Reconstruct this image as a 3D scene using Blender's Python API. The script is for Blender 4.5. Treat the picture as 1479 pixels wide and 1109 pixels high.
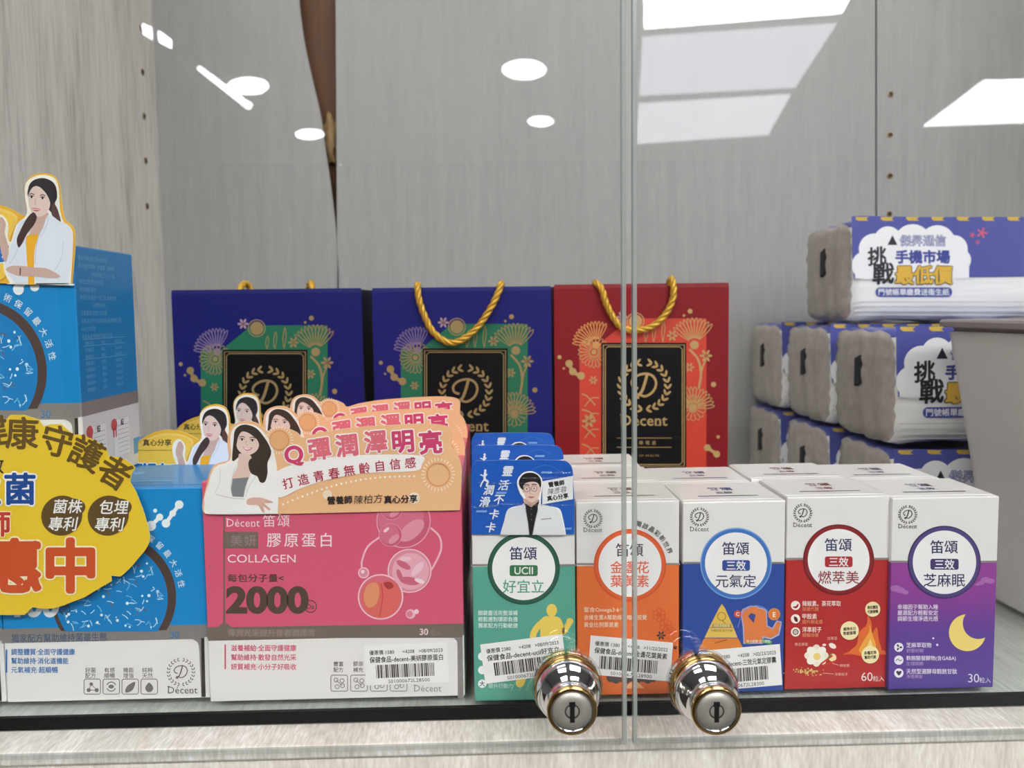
import bpy, bmesh, math, random
import numpy as np
from mathutils import Vector, Matrix

for o in list(bpy.data.objects):
    bpy.data.objects.remove(o, do_unlink=True)
SC = bpy.context.scene
COL = SC.collection
R = math.radians
random.seed(7)

# ------------------------------------------------------------------ camera
Z0 = 1.0                       # height of the display shelf above the shop floor
F = 1110.0                     # focal length in pixels of the 1479-wide frame
YAW, PITCH, ROLL, SHIFT = 1.35, 4.0, -0.7, 29.0
CAM_POS = Vector((0, 0, Z0 + 0.25))
ROT = (Matrix.Rotation(R(-YAW), 3, 'Z') @ Matrix.Rotation(R(90 - PITCH), 3, 'X')
       @ Matrix.Rotation(R(ROLL), 3, 'Z'))
cd = bpy.data.cameras.new('camera')
cam = bpy.data.objects.new('camera', cd)
COL.objects.link(cam)
cam.location = CAM_POS
cam.rotation_euler = ROT.to_euler()
cd.sensor_width = 36
cd.lens = F / 1479 * 36
cd.shift_y = -SHIFT / 1479
cd.clip_start = 0.01
cd.dof.use_dof = True
cd.dof.focus_distance = 0.5
cd.dof.aperture_fstop = 9.0
SC.camera = cam

# ------------------------------------------------------------------ world, exposure
SC.view_settings.view_transform = 'Standard'
SC.view_settings.look = 'None'
SC.view_settings.gamma = 1
SC.view_settings.use_curve_mapping = False
SC.view_settings.exposure = -0.2
W = bpy.data.worlds.new('shop_air')
SC.world = W
W.use_nodes = True
W.node_tree.nodes['Background'].inputs[0].default_value = (0.9, 0.95, 1, 1)
W.node_tree.nodes['Background'].inputs[1].default_value = 0.25


def ray(px, py):
    return ROT @ Vector(((px - 739.5) / F, (554.5 - SHIFT - py) / F, -1))


def at(px, py, Y):
    """point on the vertical plane at depth Y in front of the camera"""
    d = ray(px, py)
    return CAM_POS + d * (Y / d.y)


# ------------------------------------------------------------------ materials
def lin(c):
    c = c / 255.0
    return c / 12.92 if c <= 0.04045 else ((c + 0.055) / 1.055) ** 2.4


MATS = {}


def ink(c, rough=0.42, metal=0.0, coat=0.0, k=1.0, spec=0.5):
    key = (tuple(c), rough, metal, coat, k, spec)
    if key in MATS:
        return MATS[key]
    m = bpy.data.materials.new('ink_%02x%02x%02x' % tuple(int(v) for v in c))
    m.use_nodes = True
    b = m.node_tree.nodes['Principled BSDF']
    b.inputs['Base Color'].default_value = tuple(min(0.9, lin(v) * k) for v in c) + (1,)
    b.inputs['Roughness'].default_value = rough
    b.inputs['Metallic'].default_value = metal
    b.inputs['Coat Weight'].default_value = coat
    b.inputs['Coat Roughness'].default_value = 0.12
    b.inputs['Specular IOR Level'].default_value = spec
    MATS[key] = m
    return m


FOIL = ink((176, 170, 166), 0.42, 0.6)
ROSE = ink((196, 150, 132), 0.28, 1.0)
BRONZE = ink((150, 136, 126), 0.42, 0.55)
DARKFOIL = ink((112, 92, 82), 0.4, 0.5)
GOLD = ink((196, 158, 84), 0.35, 0.7)
DULLGOLD = ink((156, 131, 84), 0.45, 0.2)
WHITE = ink((232, 230, 228), 0.35, 0, 0.3)


def nodes(name):
    m = bpy.data.materials.new(name)
    m.use_nodes = True
    nt = m.node_tree
    return m, nt, nt.nodes['Principled BSDF']


def laminate(name, stops, scale, fine, rough=0.5, bump=0.15):
    """streaked paper laminate: two stretched noises into a colour ramp"""
    m, nt, b = nodes(name)
    tc = nt.nodes.new('ShaderNodeTexCoord')
    mixs = []
    for sc, det in ((scale, 4), (fine, 3)):
        mp = nt.nodes.new('ShaderNodeMapping')
        mp.inputs['Scale'].default_value = sc
        nz = nt.nodes.new('ShaderNodeTexNoise')
        nz.inputs['Scale'].default_value = 1
        nz.inputs['Detail'].default_value = det
        nt.links.new(tc.outputs['Object'], mp.inputs['Vector'])
        nt.links.new(mp.outputs[0], nz.inputs['Vector'])
        mixs.append(nz)
    mx = nt.nodes.new('ShaderNodeMix')
    mx.inputs['Factor'].default_value = 0.5
    nt.links.new(mixs[0].outputs['Fac'], mx.inputs[2])
    nt.links.new(mixs[1].outputs['Fac'], mx.inputs[3])
    cr = nt.nodes.new('ShaderNodeValToRGB')
    while len(cr.color_ramp.elements) < len(stops):
        cr.color_ramp.elements.new(0.5)
    for e, (p, c) in zip(cr.color_ramp.elements, stops):
        e.position = p
        e.color = tuple(lin(v) for v in c) + (1,)
    nt.links.new(mx.outputs[0], cr.inputs[0])
    nt.links.new(cr.outputs[0], b.inputs['Base Color'])
    b.inputs['Roughness'].default_value = rough
    bp = nt.nodes.new('ShaderNodeBump')
    bp.inputs['Strength'].default_value = bump
    bp.inputs['Distance'].default_value = 0.0006
    nt.links.new(mx.outputs[0], bp.inputs['Height'])
    nt.links.new(bp.outputs[0], b.inputs['Normal'])
    return m


def glass(name, tint, extra=0.0):
    """clear sheet: straight-through transmission plus a Schlick mirror term"""
    m = bpy.data.materials.new(name)
    m.use_nodes = True
    nt = m.node_tree
    nt.nodes.remove(nt.nodes['Principled BSDF'])
    out = nt.nodes['Material Output']
    lw = nt.nodes.new('ShaderNodeLayerWeight')
    lw.inputs['Blend'].default_value = 0.5
    pw = nt.nodes.new('ShaderNodeMath'); pw.operation = 'POWER'; pw.inputs[1].default_value = 5
    ma = nt.nodes.new('ShaderNodeMath'); ma.operation = 'MULTIPLY_ADD'
    ma.inputs[1].default_value = 0.95; ma.inputs[2].default_value = 0.045 + extra
    tr = nt.nodes.new('ShaderNodeBsdfTransparent'); tr.inputs[0].default_value = tint
    gl = nt.nodes.new('ShaderNodeBsdfGlossy'); gl.inputs['Roughness'].default_value = 0.0
    gl.inputs[0].default_value = (1, 1, 1, 1)
    mx = nt.nodes.new('ShaderNodeMixShader')
    nt.links.new(lw.outputs['Facing'], pw.inputs[0])
    nt.links.new(pw.outputs[0], ma.inputs[0])
    nt.links.new(ma.outputs[0], mx.inputs[0])
    nt.links.new(tr.outputs[0], mx.inputs[1])
    nt.links.new(gl.outputs[0], mx.inputs[2])
    nt.links.new(mx.outputs[0], out.inputs[0])
    return m


def emitter(name, col, st):
    m, nt, b = nodes(name)
    b.inputs['Base Color'].default_value = (0.8, 0.8, 0.8, 1)
    b.inputs['Emission Color'].default_value = tuple(col) + (1,)
    b.inputs['Emission Strength'].default_value = st
    return m


def graded(name, stops, z0, z1):
    """printed colour blend running up a carton front"""
    m, nt, b = nodes(name)
    tc = nt.nodes.new('ShaderNodeTexCoord')
    sp = nt.nodes.new('ShaderNodeSeparateXYZ')
    mr = nt.nodes.new('ShaderNodeMapRange')
    mr.inputs[1].default_value = z0
    mr.inputs[2].default_value = z1
    cr = nt.nodes.new('ShaderNodeValToRGB')
    while len(cr.color_ramp.elements) < len(stops):
        cr.color_ramp.elements.new(0.5)
    for e, (p, c) in zip(cr.color_ramp.elements, stops):
        e.position = p
        e.color = tuple(lin(v) for v in c) + (1,)
    nt.links.new(tc.outputs['Object'], sp.inputs[0])
    nt.links.new(sp.outputs[2], mr.inputs[0])
    nt.links.new(mr.outputs[0], cr.inputs[0])
    nt.links.new(cr.outputs[0], b.inputs['Base Color'])
    b.inputs['Roughness'].default_value = 0.4
    return m


# ------------------------------------------------------------------ object helpers
def tag(o, label=None, cat=None, group=None, kind=None):
    if label: o['label'] = label
    if cat: o['category'] = cat
    if group: o['group'] = group
    if kind: o['kind'] = kind
    return o


def thing(name, loc, label, cat, group=None, rz=0):
    o = bpy.data.objects.new(name, None)
    o.empty_display_size = 0.02
    COL.objects.link(o)
    o.location = loc
    o.rotation_euler.z = rz
    return tag(o, label, cat, group)


def obj(name, verts, faces, mats, parent=None, mi=None, smooth=False, loc=None):
    me = bpy.data.meshes.new(name)
    me.from_pydata([tuple(v) for v in verts], [], [tuple(f) for f in faces])
    for m in (mats if isinstance(mats, (list, tuple)) else [mats]):
        me.materials.append(m)
    if mi is not None:
        me.polygons.foreach_set('material_index', list(mi))
    if smooth:
        me.polygons.foreach_set('use_smooth', [True] * len(me.polygons))
    me.update()
    o = bpy.data.objects.new(name, me)
    COL.objects.link(o)
    if loc is not None:
        o.location = loc
    if parent:
        o.parent = parent
    return o


def from_bm(name, bm, mats, parent=None, smooth=False, loc=None):
    me = bpy.data.meshes.new(name)
    bm.normal_update()
    bm.to_mesh(me)
    bm.free()
    for m in (mats if isinstance(mats, (list, tuple)) else [mats]):
        me.materials.append(m)
    if smooth:
        me.polygons.foreach_set('use_smooth', [True] * len(me.polygons))
    o = bpy.data.objects.new(name, me)
    COL.objects.link(o)
    if loc is not None:
        o.location = loc
    if parent:
        o.parent = parent
    return o


def box_bm(x0, x1, y0, y1, z0, z1, bev=0.0, seg=2):
    bm = bmesh.new()
    bmesh.ops.create_cube(bm, size=1)
    for v in bm.verts:
        v.co = Vector(((x0 + x1) / 2 + v.co.x * (x1 - x0), (y0 + y1) / 2 + v.co.y * (y1 - y0),
                       (z0 + z1) / 2 + v.co.z * (z1 - z0)))
    if bev:
        bmesh.ops.bevel(bm, geom=bm.edges[:], offset=bev, segments=seg, affect='EDGES', profile=0.5)
    return bm


def box(name, x0, x1, y0, y1, z0, z1, mat, parent=None, bev=0.0, loc=None):
    return from_bm(name, box_bm(x0, x1, y0, y1, z0, z1, bev), mat, parent, loc=loc)


def lathe(name, prof, mats, parent=None, seg=64, loc=None, mi=None):
    """profile of (radius, y) turned about the local Y axis"""
    vs, fs, ms = [], [], []
    n = len(prof)
    for i in range(seg):
        a = 2 * math.pi * i / seg
        for r, y in prof:
            vs.append((r * math.cos(a), y, r * math.sin(a)))
    for i in range(seg):
        j = (i + 1) % seg
        for k in range(n - 1):
            fs.append((i * n + k, i * n + k + 1, j * n + k + 1, j * n + k))
            ms.append(mi[k] if mi else 0)
    return obj(name, vs, fs, mats, parent, ms, True, loc)


def tube(pts, r, seg=8):
    pts = [Vector(p) for p in pts]
    vs, fs = [], []
    up = Vector((0.03, 1, 0.02)).normalized()
    for i, p in enumerate(pts):
        t = (pts[min(i + 1, len(pts) - 1)] - pts[max(i - 1, 0)]).normalized()
        u = (up - t * up.dot(t)).normalized()
        v = t.cross(u)
        for k in range(seg):
            a = 2 * math.pi * k / seg
            vs.append(p + (u * math.cos(a) + v * math.sin(a)) * r)
    for i in range(len(pts) - 1):
        for k in range(seg):
            fs.append((i * seg + k, i * seg + (k + 1) % seg, (i + 1) * seg + (k + 1) % seg, (i + 1) * seg + k))
    fs.append(tuple(range(seg)))
    fs.append(tuple((len(pts) - 1) * seg + k for k in range(seg)))
    return vs, fs


def kids(o):
    return [c for c in bpy.data.objects if c.parent == o]


def dup(root, loc, label, group=None, only=None, rz=None):
    """copy of a thing with copies of its parts and sub-parts"""
    r = root.copy(); COL.objects.link(r)
    r.location = loc
    if rz is not None: r.rotation_euler.z = rz
    r['label'] = label
    if group: r['group'] = group
    for ch in kids(root):
        base = ch.name.split('.')[0]
        if only and base not in only:
            continue
        c = ch.copy(); COL.objects.link(c); c.parent = r
        for g in kids(ch):
            d = g.copy(); COL.objects.link(d); d.parent = c
    return r


# ------------------------------------------------------------------ lettering
GLY = {}


def glyphs(s, bold=0.0, sp=1.0, shear=0.0):
    key = (s, bold, sp, shear)
    if key in GLY:
        return GLY[key]
    c = bpy.data.curves.new('lettering', 'FONT')
    c.body = s
    c.size = 1
    c.offset = bold
    c.space_character = sp
    c.shear = shear
    c.resolution_u = 7 if s.isascii() and len(s) < 9 else 2
    o = bpy.data.objects.new('lettering', c)
    COL.objects.link(o)
    dg = bpy.context.evaluated_depsgraph_get()
    ev = o.evaluated_get(dg)
    me = ev.to_mesh()
    vs = np.array([v.co[:2] for v in me.vertices]) if len(me.vertices) else np.zeros((0, 2))
    fs = [tuple(p.vertices) for p in me.polygons]
    ev.to_mesh_clear()
    bpy.data.objects.remove(o, do_unlink=True)
    bpy.data.curves.remove(c)
    GLY[key] = (vs, fs)
    return GLY[key]


def sm(pts, n=5, closed=True):
    """Catmull-Rom smoothing of an outline"""
    P = [np.array(p, float) for p in pts]
    out = []
    N = len(P)
    for i in range(N if closed else N - 1):
        if closed:
            p0, p1, p2, p3 = P[i - 1], P[i], P[(i + 1) % N], P[(i + 2) % N]
        else:
            p0, p1, p2, p3 = P[max(i - 1, 0)], P[i], P[i + 1], P[min(i + 2, N - 1)]
        for k in range(n):
            t = k / n
            out.append(tuple(0.5 * ((2 * p1) + (p2 - p0) * t + (2 * p0 - 5 * p1 + 4 * p2 - p3) * t * t
                                    + (3 * p1 - p0 - 3 * p2 + p3) * t ** 3)))
    if not closed:
        out.append(tuple(P[-1]))
    return out


def ell(cx, cy, rx, ry=None, rot=0, n=40, a0=0, a1=360):
    ry = ry or rx
    out = []
    full = (a1 - a0) >= 360
    m = n if full else n + 1
    for i in range(m):
        a = R(a0 + (a1 - a0) * i / n)
        x, y = rx * math.cos(a), ry * math.sin(a)
        c, s = math.cos(R(rot)), math.sin(R(rot))
        out.append((cx + x * c - y * s, cy + x * s + y * c))
    return out


def rrect(x0, y0, x1, y1, r, n=6):
    out = []
    for cx, cy, a in ((x1 - r, y0 + r, -90), (x1 - r, y1 - r, 0), (x0 + r, y1 - r, 90), (x0 + r, y0 + r, 180)):
        for i in range(n + 1):
            t = R(a + 90 * i / n)
            out.append((cx + r * math.cos(t), cy + r * math.sin(t)))
    return out


EPS = 6e-5


class Art:
    """flat print laid on a carton face, card or bag; drawn in frame coordinates of a
    close-up (tf = origin and scale) and laid on the real plane at depth Y"""

    def __init__(s, Y, ox, oz, l0=1):
        s.Y, s.ox, s.oz, s.l0 = Y, ox, oz, l0
        s.P = {}
        s.tf = (0, 0, 1)
        s.labels = {}
        s.cur = None

    def crop(s, x0, y0, k):
        s.tf = (x0, y0, k)
        return s

    def on(s, name, label=None, up=0):
        s.cur = name
        s.up = up
        s.P.setdefault(name, ([], [], [], []))
        if label: s.labels[name] = label
        return s

    def loc(s, x, y):
        p = at(s.tf[0] + x * s.tf[2], s.tf[1] + y * s.tf[2], s.Y)
        return p.x - s.ox, p.z - s.oz

    def add(s, pts, faces, col, l, strikes=1):
        # every stroke lies a hair above the one before, so no two faces share a plane
        s.n = getattr(s, 'n', 0) + 1
        mic = (s.n % 12) * 2e-6
        per = max(1, len(pts) // strikes)
        V, Fc, Mi, Ms = s.P[s.cur]
        m = col if isinstance(col, bpy.types.Material) else ink(col)
        if m not in Ms: Ms.append(m)
        k = Ms.index(m)
        b = len(V)
        for i, (x, y) in enumerate(pts):
            u, v = s.loc(x, y)
            V.append((u, -EPS * (s.l0 + l + s.up) - mic - (i // per) * 1.8e-6, v))
        for f in faces:
            Fc.append(tuple(b + i for i in f))
            Mi.append(k)

    def poly(s, pts, col, l=1):
        s.add(pts, [tuple(range(len(pts)))], col, l)

    def rect(s, x0, y0, x1, y1, col, l=1):
        s.poly([(x0, y0), (x1, y0), (x1, y1), (x0, y1)], col, l)

    def disc(s, cx, cy, r, col, l=1, ry=None, rot=0, n=40):
        s.poly(ell(cx, cy, r, ry, rot, n), col, l)

    def ring(s, cx, cy, r, w, col, l=1, a0=0, a1=360, n=56):
        o = ell(cx, cy, r, None, 0, n, a0, a1)
        i = ell(cx, cy, r - w, None, 0, n, a0, a1)
        N = len(o)
        full = (a1 - a0) >= 360
        fs = [(k, (k + 1) % N, N + (k + 1) % N, N + k) for k in range(N if full else N - 1)]
        s.add(o + i, fs, col, l)

    def line(s, pts, w, col, l=1, closed=False):
        P = [np.array(p, float) for p in pts]
        N = len(P)
        L, Rr = [], []
        for i in range(N):
            a = P[i - 1] if (closed or i > 0) else P[i]
            b = P[(i + 1) % N] if (closed or i < N - 1) else P[i]
            t = b - a
            ln = np.hypot(*t) or 1
            n = np.array((-t[1], t[0])) / ln * w / 2
            L.append(tuple(P[i] + n)); Rr.append(tuple(P[i] - n))
        fs = [(k, (k + 1) % N, N + (k + 1) % N, N + k) for k in range(N if closed else N - 1)]
        s.add(L + Rr, fs, col, l)

    def text(s, t, x, y, size, col, l=2, rot=0, bold=0.0, sp=1.0, shear=0.0, wid=None, al='C', out=None, ow=0.05):
        if out is not None:
            s.text(t, x, y, size, out, l, rot, bold + ow, sp, shear, None, al)
            l += 1
        rad = bold if bold > 0.004 and not t.isascii() else 0.0
        vs, fs = glyphs(t, 0.0 if rad else bold, sp, shear)
        if not len(vs): return
        if rad:                      # heavier weight: the outline struck around a small circle
            n0, v0, f0 = len(vs), vs, list(fs)
            offs = [(0.0, 0.0)] + [(rad * math.cos(R(30 * q)), rad * math.sin(R(30 * q))) for q in range(0, 12, 1 if rad > 0.03 else 2)]
            if rad > 0.055:
                offs += [(rad * .55 * math.cos(R(60 * q)), rad * .55 * math.sin(R(60 * q))) for q in range(6)]
            vs = np.concatenate([v0 + np.array(q) for q in offs])
            fs = [tuple(i + q * n0 for i in f) for q in range(len(offs)) for f in f0]
        base, _ = glyphs(t, 0.0, sp, shear)
        lo, hi = base.min(0), base.max(0)
        c = (lo + hi) / 2
        k = np.array((size, -size))
        if wid:
            k[0] = wid / (hi[0] - lo[0])
        if al == 'L': c = np.array((lo[0], c[1]))
        if al == 'R': c = np.array((hi[0], c[1]))
        q = (vs - c) * k
        a = R(rot)
        M = np.array(((math.cos(a), -math.sin(a)), (math.sin(a), math.cos(a))))
        q = q @ M.T + np.array((x, y))
        s.add([tuple(p) for p in q], fs, col, l, len(offs) if rad else 1)

    def arc_text(s, t, cx, cy, r, a0, a1, size, col, l=2, bold=0.0):
        n = len(t)
        for i, ch in enumerate(t):
            a = a0 + (a1 - a0) * i / max(1, n - 1)
            s.text(ch, cx + r * math.cos(R(a)), cy + r * math.sin(R(a)), size, col, l, a + 90, bold)

    # the round monogram: a leaf wreath open at the top around a script capital
    def wreath(s, cx, cy, r, col, l=2, w=1.2):
        for side in (-1, 1):
            for i in range(11):
                a = -90 + side * (13 + i * 15.6)
                for dr, tilt in ((0.07, 35), (-0.07, -35)):
                    x = cx + r * (0.9 + dr) * math.cos(R(a))
                    y = cy + r * (0.9 + dr) * math.sin(R(a))
                    s.disc(x, y, r * 0.105 * w, col, l, r * 0.04 * w, a + 90 + side * tilt, 8)
        q = lambda P: [(cx + x * r * 0.78, cy + y * r * 0.78) for x, y in P]
        s.line(q(sm([(0.14, -0.55), (0.0, -0.05), (-0.14, 0.3), (-0.34, 0.5)], 5, False)), r * 0.09 * w, col, l)
        s.line(q(sm([(-0.3, 0.12), (-0.55, 0.02), (-0.6, -0.25), (-0.35, -0.5), (0.1, -0.6), (0.45, -0.45),
                     (0.58, -0.1), (0.42, 0.28), (0.08, 0.5), (-0.2, 0.45), (-0.4, 0.42), (-0.42, 0.55),
                     (-0.25, 0.58)], 5, False)), r * 0.075 * w, col, l + 1)

    def brand(s, cx, cy, size, col, l=2, bold=0.0):
        """serifed latin word under the monogram"""
        s.text('Décent', cx, cy, size, col, l, 0, bold, 1.02)
        vs, _ = glyphs('Décent', 0.0, 1.02, 0.0)
        lo, hi = vs.min(0), vs.max(0)
        X = lambda u: cx + (u - (lo[0] + hi[0]) / 2) * size
        Yb = cy + ((lo[1] + hi[1]) / 2) * size
        wd = hi[0] - lo[0]
        for fx in (0.025, 0.63, 0.79):
            u = lo[0] + wd * fx
            s.rect(X(u - 0.09), Yb - 0.055 * size, X(u + 0.12), Yb, col, l)
        s.rect(X(lo[0] - 0.07), Yb - 0.73 * size, X(lo[0] + 0.15), Yb - 0.67 * size, col, l)

    def sticker(s, TL, TR, BL, l1, name, num):
        """white price sticker with a barcode"""
        TL, TR, BL = (np.array(p, float) for p in (TL, TR, BL))
        e1, e2 = TR - TL, BL - TL
        w, h = np.hypot(*e1), np.hypot(*e2)
        ang = math.degrees(math.atan2(e1[1], e1[0]))
        Q = lambda u, v: tuple(TL + e1 * u + e2 * v)
        s.on('price_sticker', 'white price sticker')
        s.poly([Q(0, 0), Q(1, 0), Q(1, 1), Q(0, 1)], ink((238, 237, 236), 0.55), 7)
        s.on('price_sticker/sticker_text')
        K = (40, 38, 40)
        s.text(l1, *Q(0.5, 0.19), h * 0.125, K, 8, ang, 0.01, wid=w * 0.88)
        s.text(name, *Q(0.5, 0.37), h * 0.16, K, 8, ang, 0.018, wid=w * 0.88)
        s.text(num, *Q(0.52, 0.92), h * 0.125, K, 8, ang, 0.0, wid=w * 0.5)
        s.on('price_sticker/barcode')
        rnd = random.Random(len(name) * 7)
        u = 0.13
        while u < 0.83:
            b = rnd.choice((0.006, 0.006, 0.012, 0.018))
            s.poly([Q(u, 0.5), Q(u + b, 0.5), Q(u + b, 0.83), Q(u, 0.83)], (38, 36, 38), 8)
            u += b + rnd.choice((0.005, 0.007, 0.012))

    def build(s, parent, y=0.0):
        made = {}
        for key in sorted(s.P, key=lambda k: k.count('/')):
            V, Fc, Mi, Ms = s.P[key]
            if not Fc: continue
            par = parent
            nm = key
            if '/' in key:
                pk, nm = key.split('/')
                par = made.get(pk, parent)
            vv = [(a, b + (y if par is parent else y), c) for a, b, c in V]
            o = obj(nm.split('#')[0], vv, Fc, Ms, par, Mi)
            if key in s.labels: o['label'] = s.labels[key]
            made[key] = o
        return made


def card(name, pts, Y, ox, oz, tf, face, edge, parent, th=0.0006, y0=0.0):
    """die-cut board: an outline given thickness"""
    a = Art(Y, ox, oz)
    a.tf = tf
    P = [a.loc(*p) for p in pts]
    n = len(P)
    vs = [(u, y0, v) for u, v in P] + [(u, y0 + th, v) for u, v in P]
    fs = [tuple(range(n)), tuple(range(2 * n - 1, n - 1, -1))]
    mi = [0, 1]
    for k in range(n):
        fs.append((k, n + k, n + (k + 1) % n, (k + 1) % n)); mi.append(1)
    return obj(name, vs, fs, [face, edge], parent, mi)


# ================================================================== the shop room
W_ROOM = ink((150, 147, 143), 0.7)
def slab(name, x0, x1, y0, y1, z0, z1, mat):
    return tag(box(name, x0, x1, y0, y1, z0, z1, mat), kind='structure')

ZC = Z0 + 1.65                     # ceiling
slab('floor', -4.2, 4.6, -6.6, 1.6, -0.1, 0.0,
     laminate('floor_tile', [(0.3, (52, 49, 47)), (0.7, (66, 63, 60))], (3, 3, 3), (30, 30, 30), 0.3, 0.0))
slab('ceiling', -4.2, 4.6, -6.6, 1.6, ZC, ZC + 0.1, ink((222, 222, 220), 0.8))
slab('wall_back', -4.2, 4.6, 1.5, 1.6, 0, ZC, W_ROOM)
slab('wall_front', -4.2, 4.6, -6.6, -6.5, 0, ZC, ink((62, 59, 58), 0.7))
slab('wall_left', -4.2, -4.1, -6.5, 1.5, 0, ZC, W_ROOM)
slab('wall_right', 4.5, 4.6, -6.5, 1.5, 0, ZC, W_ROOM)

YG = 0.440                         # front face of the glass doors


def ceil_pt(px, py):
    """ceiling point that the glass mirrors into the picture at (px, py)"""
    d = ray(px, py)
    p = CAM_POS + d * ((ZC - CAM_POS.z) / d.z)
    return Vector((p.x, 2 * YG - p.y, ZC))


FRAME_WHITE = ink((214, 214, 214), 0.5)


def panel_light(pts, em, label, group=None, name='ceiling_panel_light'):
    P = [ceil_pt(*p) for p in pts]
    c = sum(P, Vector()) / len(P)
    t = thing(name, c, label, 'ceiling light', group)
    n = len(P)
    big = [(q - c) * 1.0 + (q - c).normalized() * 0.025 for q in P]
    vs = [(v.x, v.y, 0) for v in big] + [(v.x, v.y, -0.022) for v in big]
    fs = [tuple(range(n)), tuple(range(n, 2 * n))] + [(k, (k + 1) % n, n + (k + 1) % n, n + k) for k in range(n)]
    obj('frame', vs, fs, FRAME_WHITE, t)
    vs = [((q - c).x, (q - c).y, -0.0225) for q in P] + [((q - c).x, (q - c).y, -0.027) for q in P]
    obj('diffuser', vs, [tuple(range(n)), tuple(range(n, 2 * n))] + [(k, (k + 1) % n, n + (k + 1) % n, n + k) for k in range(n)], em, t)
    return t


LED_HI = emitter('led_bright', (0.96, 1.0, 0.99), 30)
LED_MID = emitter('led_bluish', (0.86, 0.88, 1.0), 4.6)
LED_MID2 = emitter('led_bluish_far', (0.9, 0.91, 1.0), 5.2)
panel_light([(931, -60), (1262, -80), (1217, 10), (931, 33)], LED_HI, 'brightest rectangular ceiling light mirrored at the top of the right glass door')
panel_light([(928, 46), (1209, 26), (1149, 120), (924, 132)], LED_MID, 'bluish rectangular ceiling light mirrored just below the brightest one')
panel_light([(923, 144), (1143, 130), (1110, 190), (919, 203)], LED_MID2, 'farthest bluish ceiling light mirrored lowest in the right glass door')
panel_light([(1335, 177), (1422, 110), (1600, 106), (1640, 166)], emitter('led_right', (0.93, 1.0, 1.0), 16), 'slanted ceiling light mirrored at the right edge of the glass')
for (cx, cy, rx, ry, lab) in ((757, 94, 31, 14, 'larger round downlight mirrored in the middle of the left door'),
                              (781, 170, 18, 7, 'small round downlight mirrored below the larger middle one'),
                              (358, 118, 29, 12, 'round downlight mirrored beside the slanted tube light'),
                              (447, 189, 20, 7, 'small round downlight mirrored over the brown strip')):
    panel_light(ell(cx, cy, rx, ry, 0, 28), LED_HI, lab, 'round downlights', 'ceiling_downlight')
panel_light([(284, 92), (289, 90), (364, 146), (358, 152)], LED_HI, 'long slanted tube light mirrored on the left', 'tube lights', 'ceiling_tube_light')
panel_light([(205, 27), (218, 32), (219, 49), (206, 40)], LED_HI, 'short light mirrored over the left corner, left one of a pair', 'tube lights', 'ceiling_tube_light')
panel_light([(228, 37), (246, 50), (247, 62), (229, 52)], LED_HI, 'short light mirrored over the left corner, right one of a pair', 'tube lights', 'ceiling_tube_light')
panel_light([(488, 236), (492, 235), (513, 260), (509, 264)], LED_HI, 'small slanted tube light mirrored beside the brown strip', 'tube lights', 'ceiling_tube_light')
# unseen fill panels added overhead, too steep to be mirrored into the picture
LED_FILL = emitter('led_fill', (1.0, 0.985, 0.96), 24)


LED_FILL_TOP = emitter('led_fill_top', (1.0, 0.985, 0.965), 9)  # added fill that brightens lids, sill, shelf and left side panel from above


def fill_light(x, y, w, h, lab, em=None):
    t = thing('ceiling_panel_light', (x, y, ZC), lab, 'ceiling light', 'added overhead fill lights')  # added panel, no such lamp in view
    box('frame', -w / 2 - .03, w / 2 + .03, -h / 2 - .03, h / 2 + .03, -0.022, 0.0, FRAME_WHITE, t)
    box('diffuser', -w / 2, w / 2, -h / 2, h / 2, -0.028, -0.0222, em or LED_FILL, t)


fill_light(-0.75, -1.25, 1.2, 0.6, 'added overhead fill panel above the left half of the cabinet front')
fill_light(0.95, -1.25, 1.2, 0.6, 'added overhead fill panel above the right half of the cabinet front')
fill_light(0.75, 0.30, 1.0, 0.5, 'added overhead fill panel above the right part of the cabinet', LED_FILL_TOP)
fill_light(-0.45, 0.10, 0.7, 0.35, 'smaller added overhead fill panel above the left part of the cabinet', LED_FILL_TOP)

# ================================================================== the cabinet
YB, ZT, XR = 1.10, 0.98, 0.82
XL = round(at(237, 400, YB).x, 3)
_d = ray(740, 1016)
YS = round(_d.y * (Z0 - 0.0008 - CAM_POS.z) / _d.z, 4)      # front edge of the raised base board
LAM_BACK = laminate('laminate_back', [(0.25, (150, 149, 148)), (0.5, (160, 159, 158)), (0.75, (171, 170, 169))],
                    (60, 60, 3), (330, 330, 26), 0.45, 0.08)
LAM_SIDE = laminate('laminate_side', [(0.3, (176, 172, 166)), (0.5, (222, 217, 211)), (0.68, (240, 236, 230))],
                    (40, 40, 5), (420, 420, 22), 0.5, 0.25)
LAM_SILL = laminate('laminate_sill', [(0.36, (196, 190, 181)), (0.5, (222, 217, 209)), (0.62, (246, 244, 240))],
                    (40, 1.2, 1.2), (560, 110, 110), 0.45, 0.35)
LAM_BASE = laminate('laminate_base', [(0.3, (180, 179, 174)), (0.5, (216, 216, 211)), (0.68, (240, 240, 238))],
                    (55, 2.5, 2.5), (420, 40, 40), 0.45, 0.2)
WOOD = laminate('raw_brown_wood', [(0.2, (78, 46, 24)), (0.5, (108, 66, 34)), (0.8, (134, 86, 48))],
                (40, 40, 4), (200, 200, 12), 0.6, 0.3)

cab = thing('display_cabinet', (0, YB, 0), 'pale streaked laminate display cabinet with two locked glass doors', 'cabinet')


def cbox(name, x0, x1, y0, y1, z0, z1, mat, bev=0.0, parent=cab):
    return box(name, x0, x1, y0 - YB, y1 - YB, z0, z1, mat, parent, bev)


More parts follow.
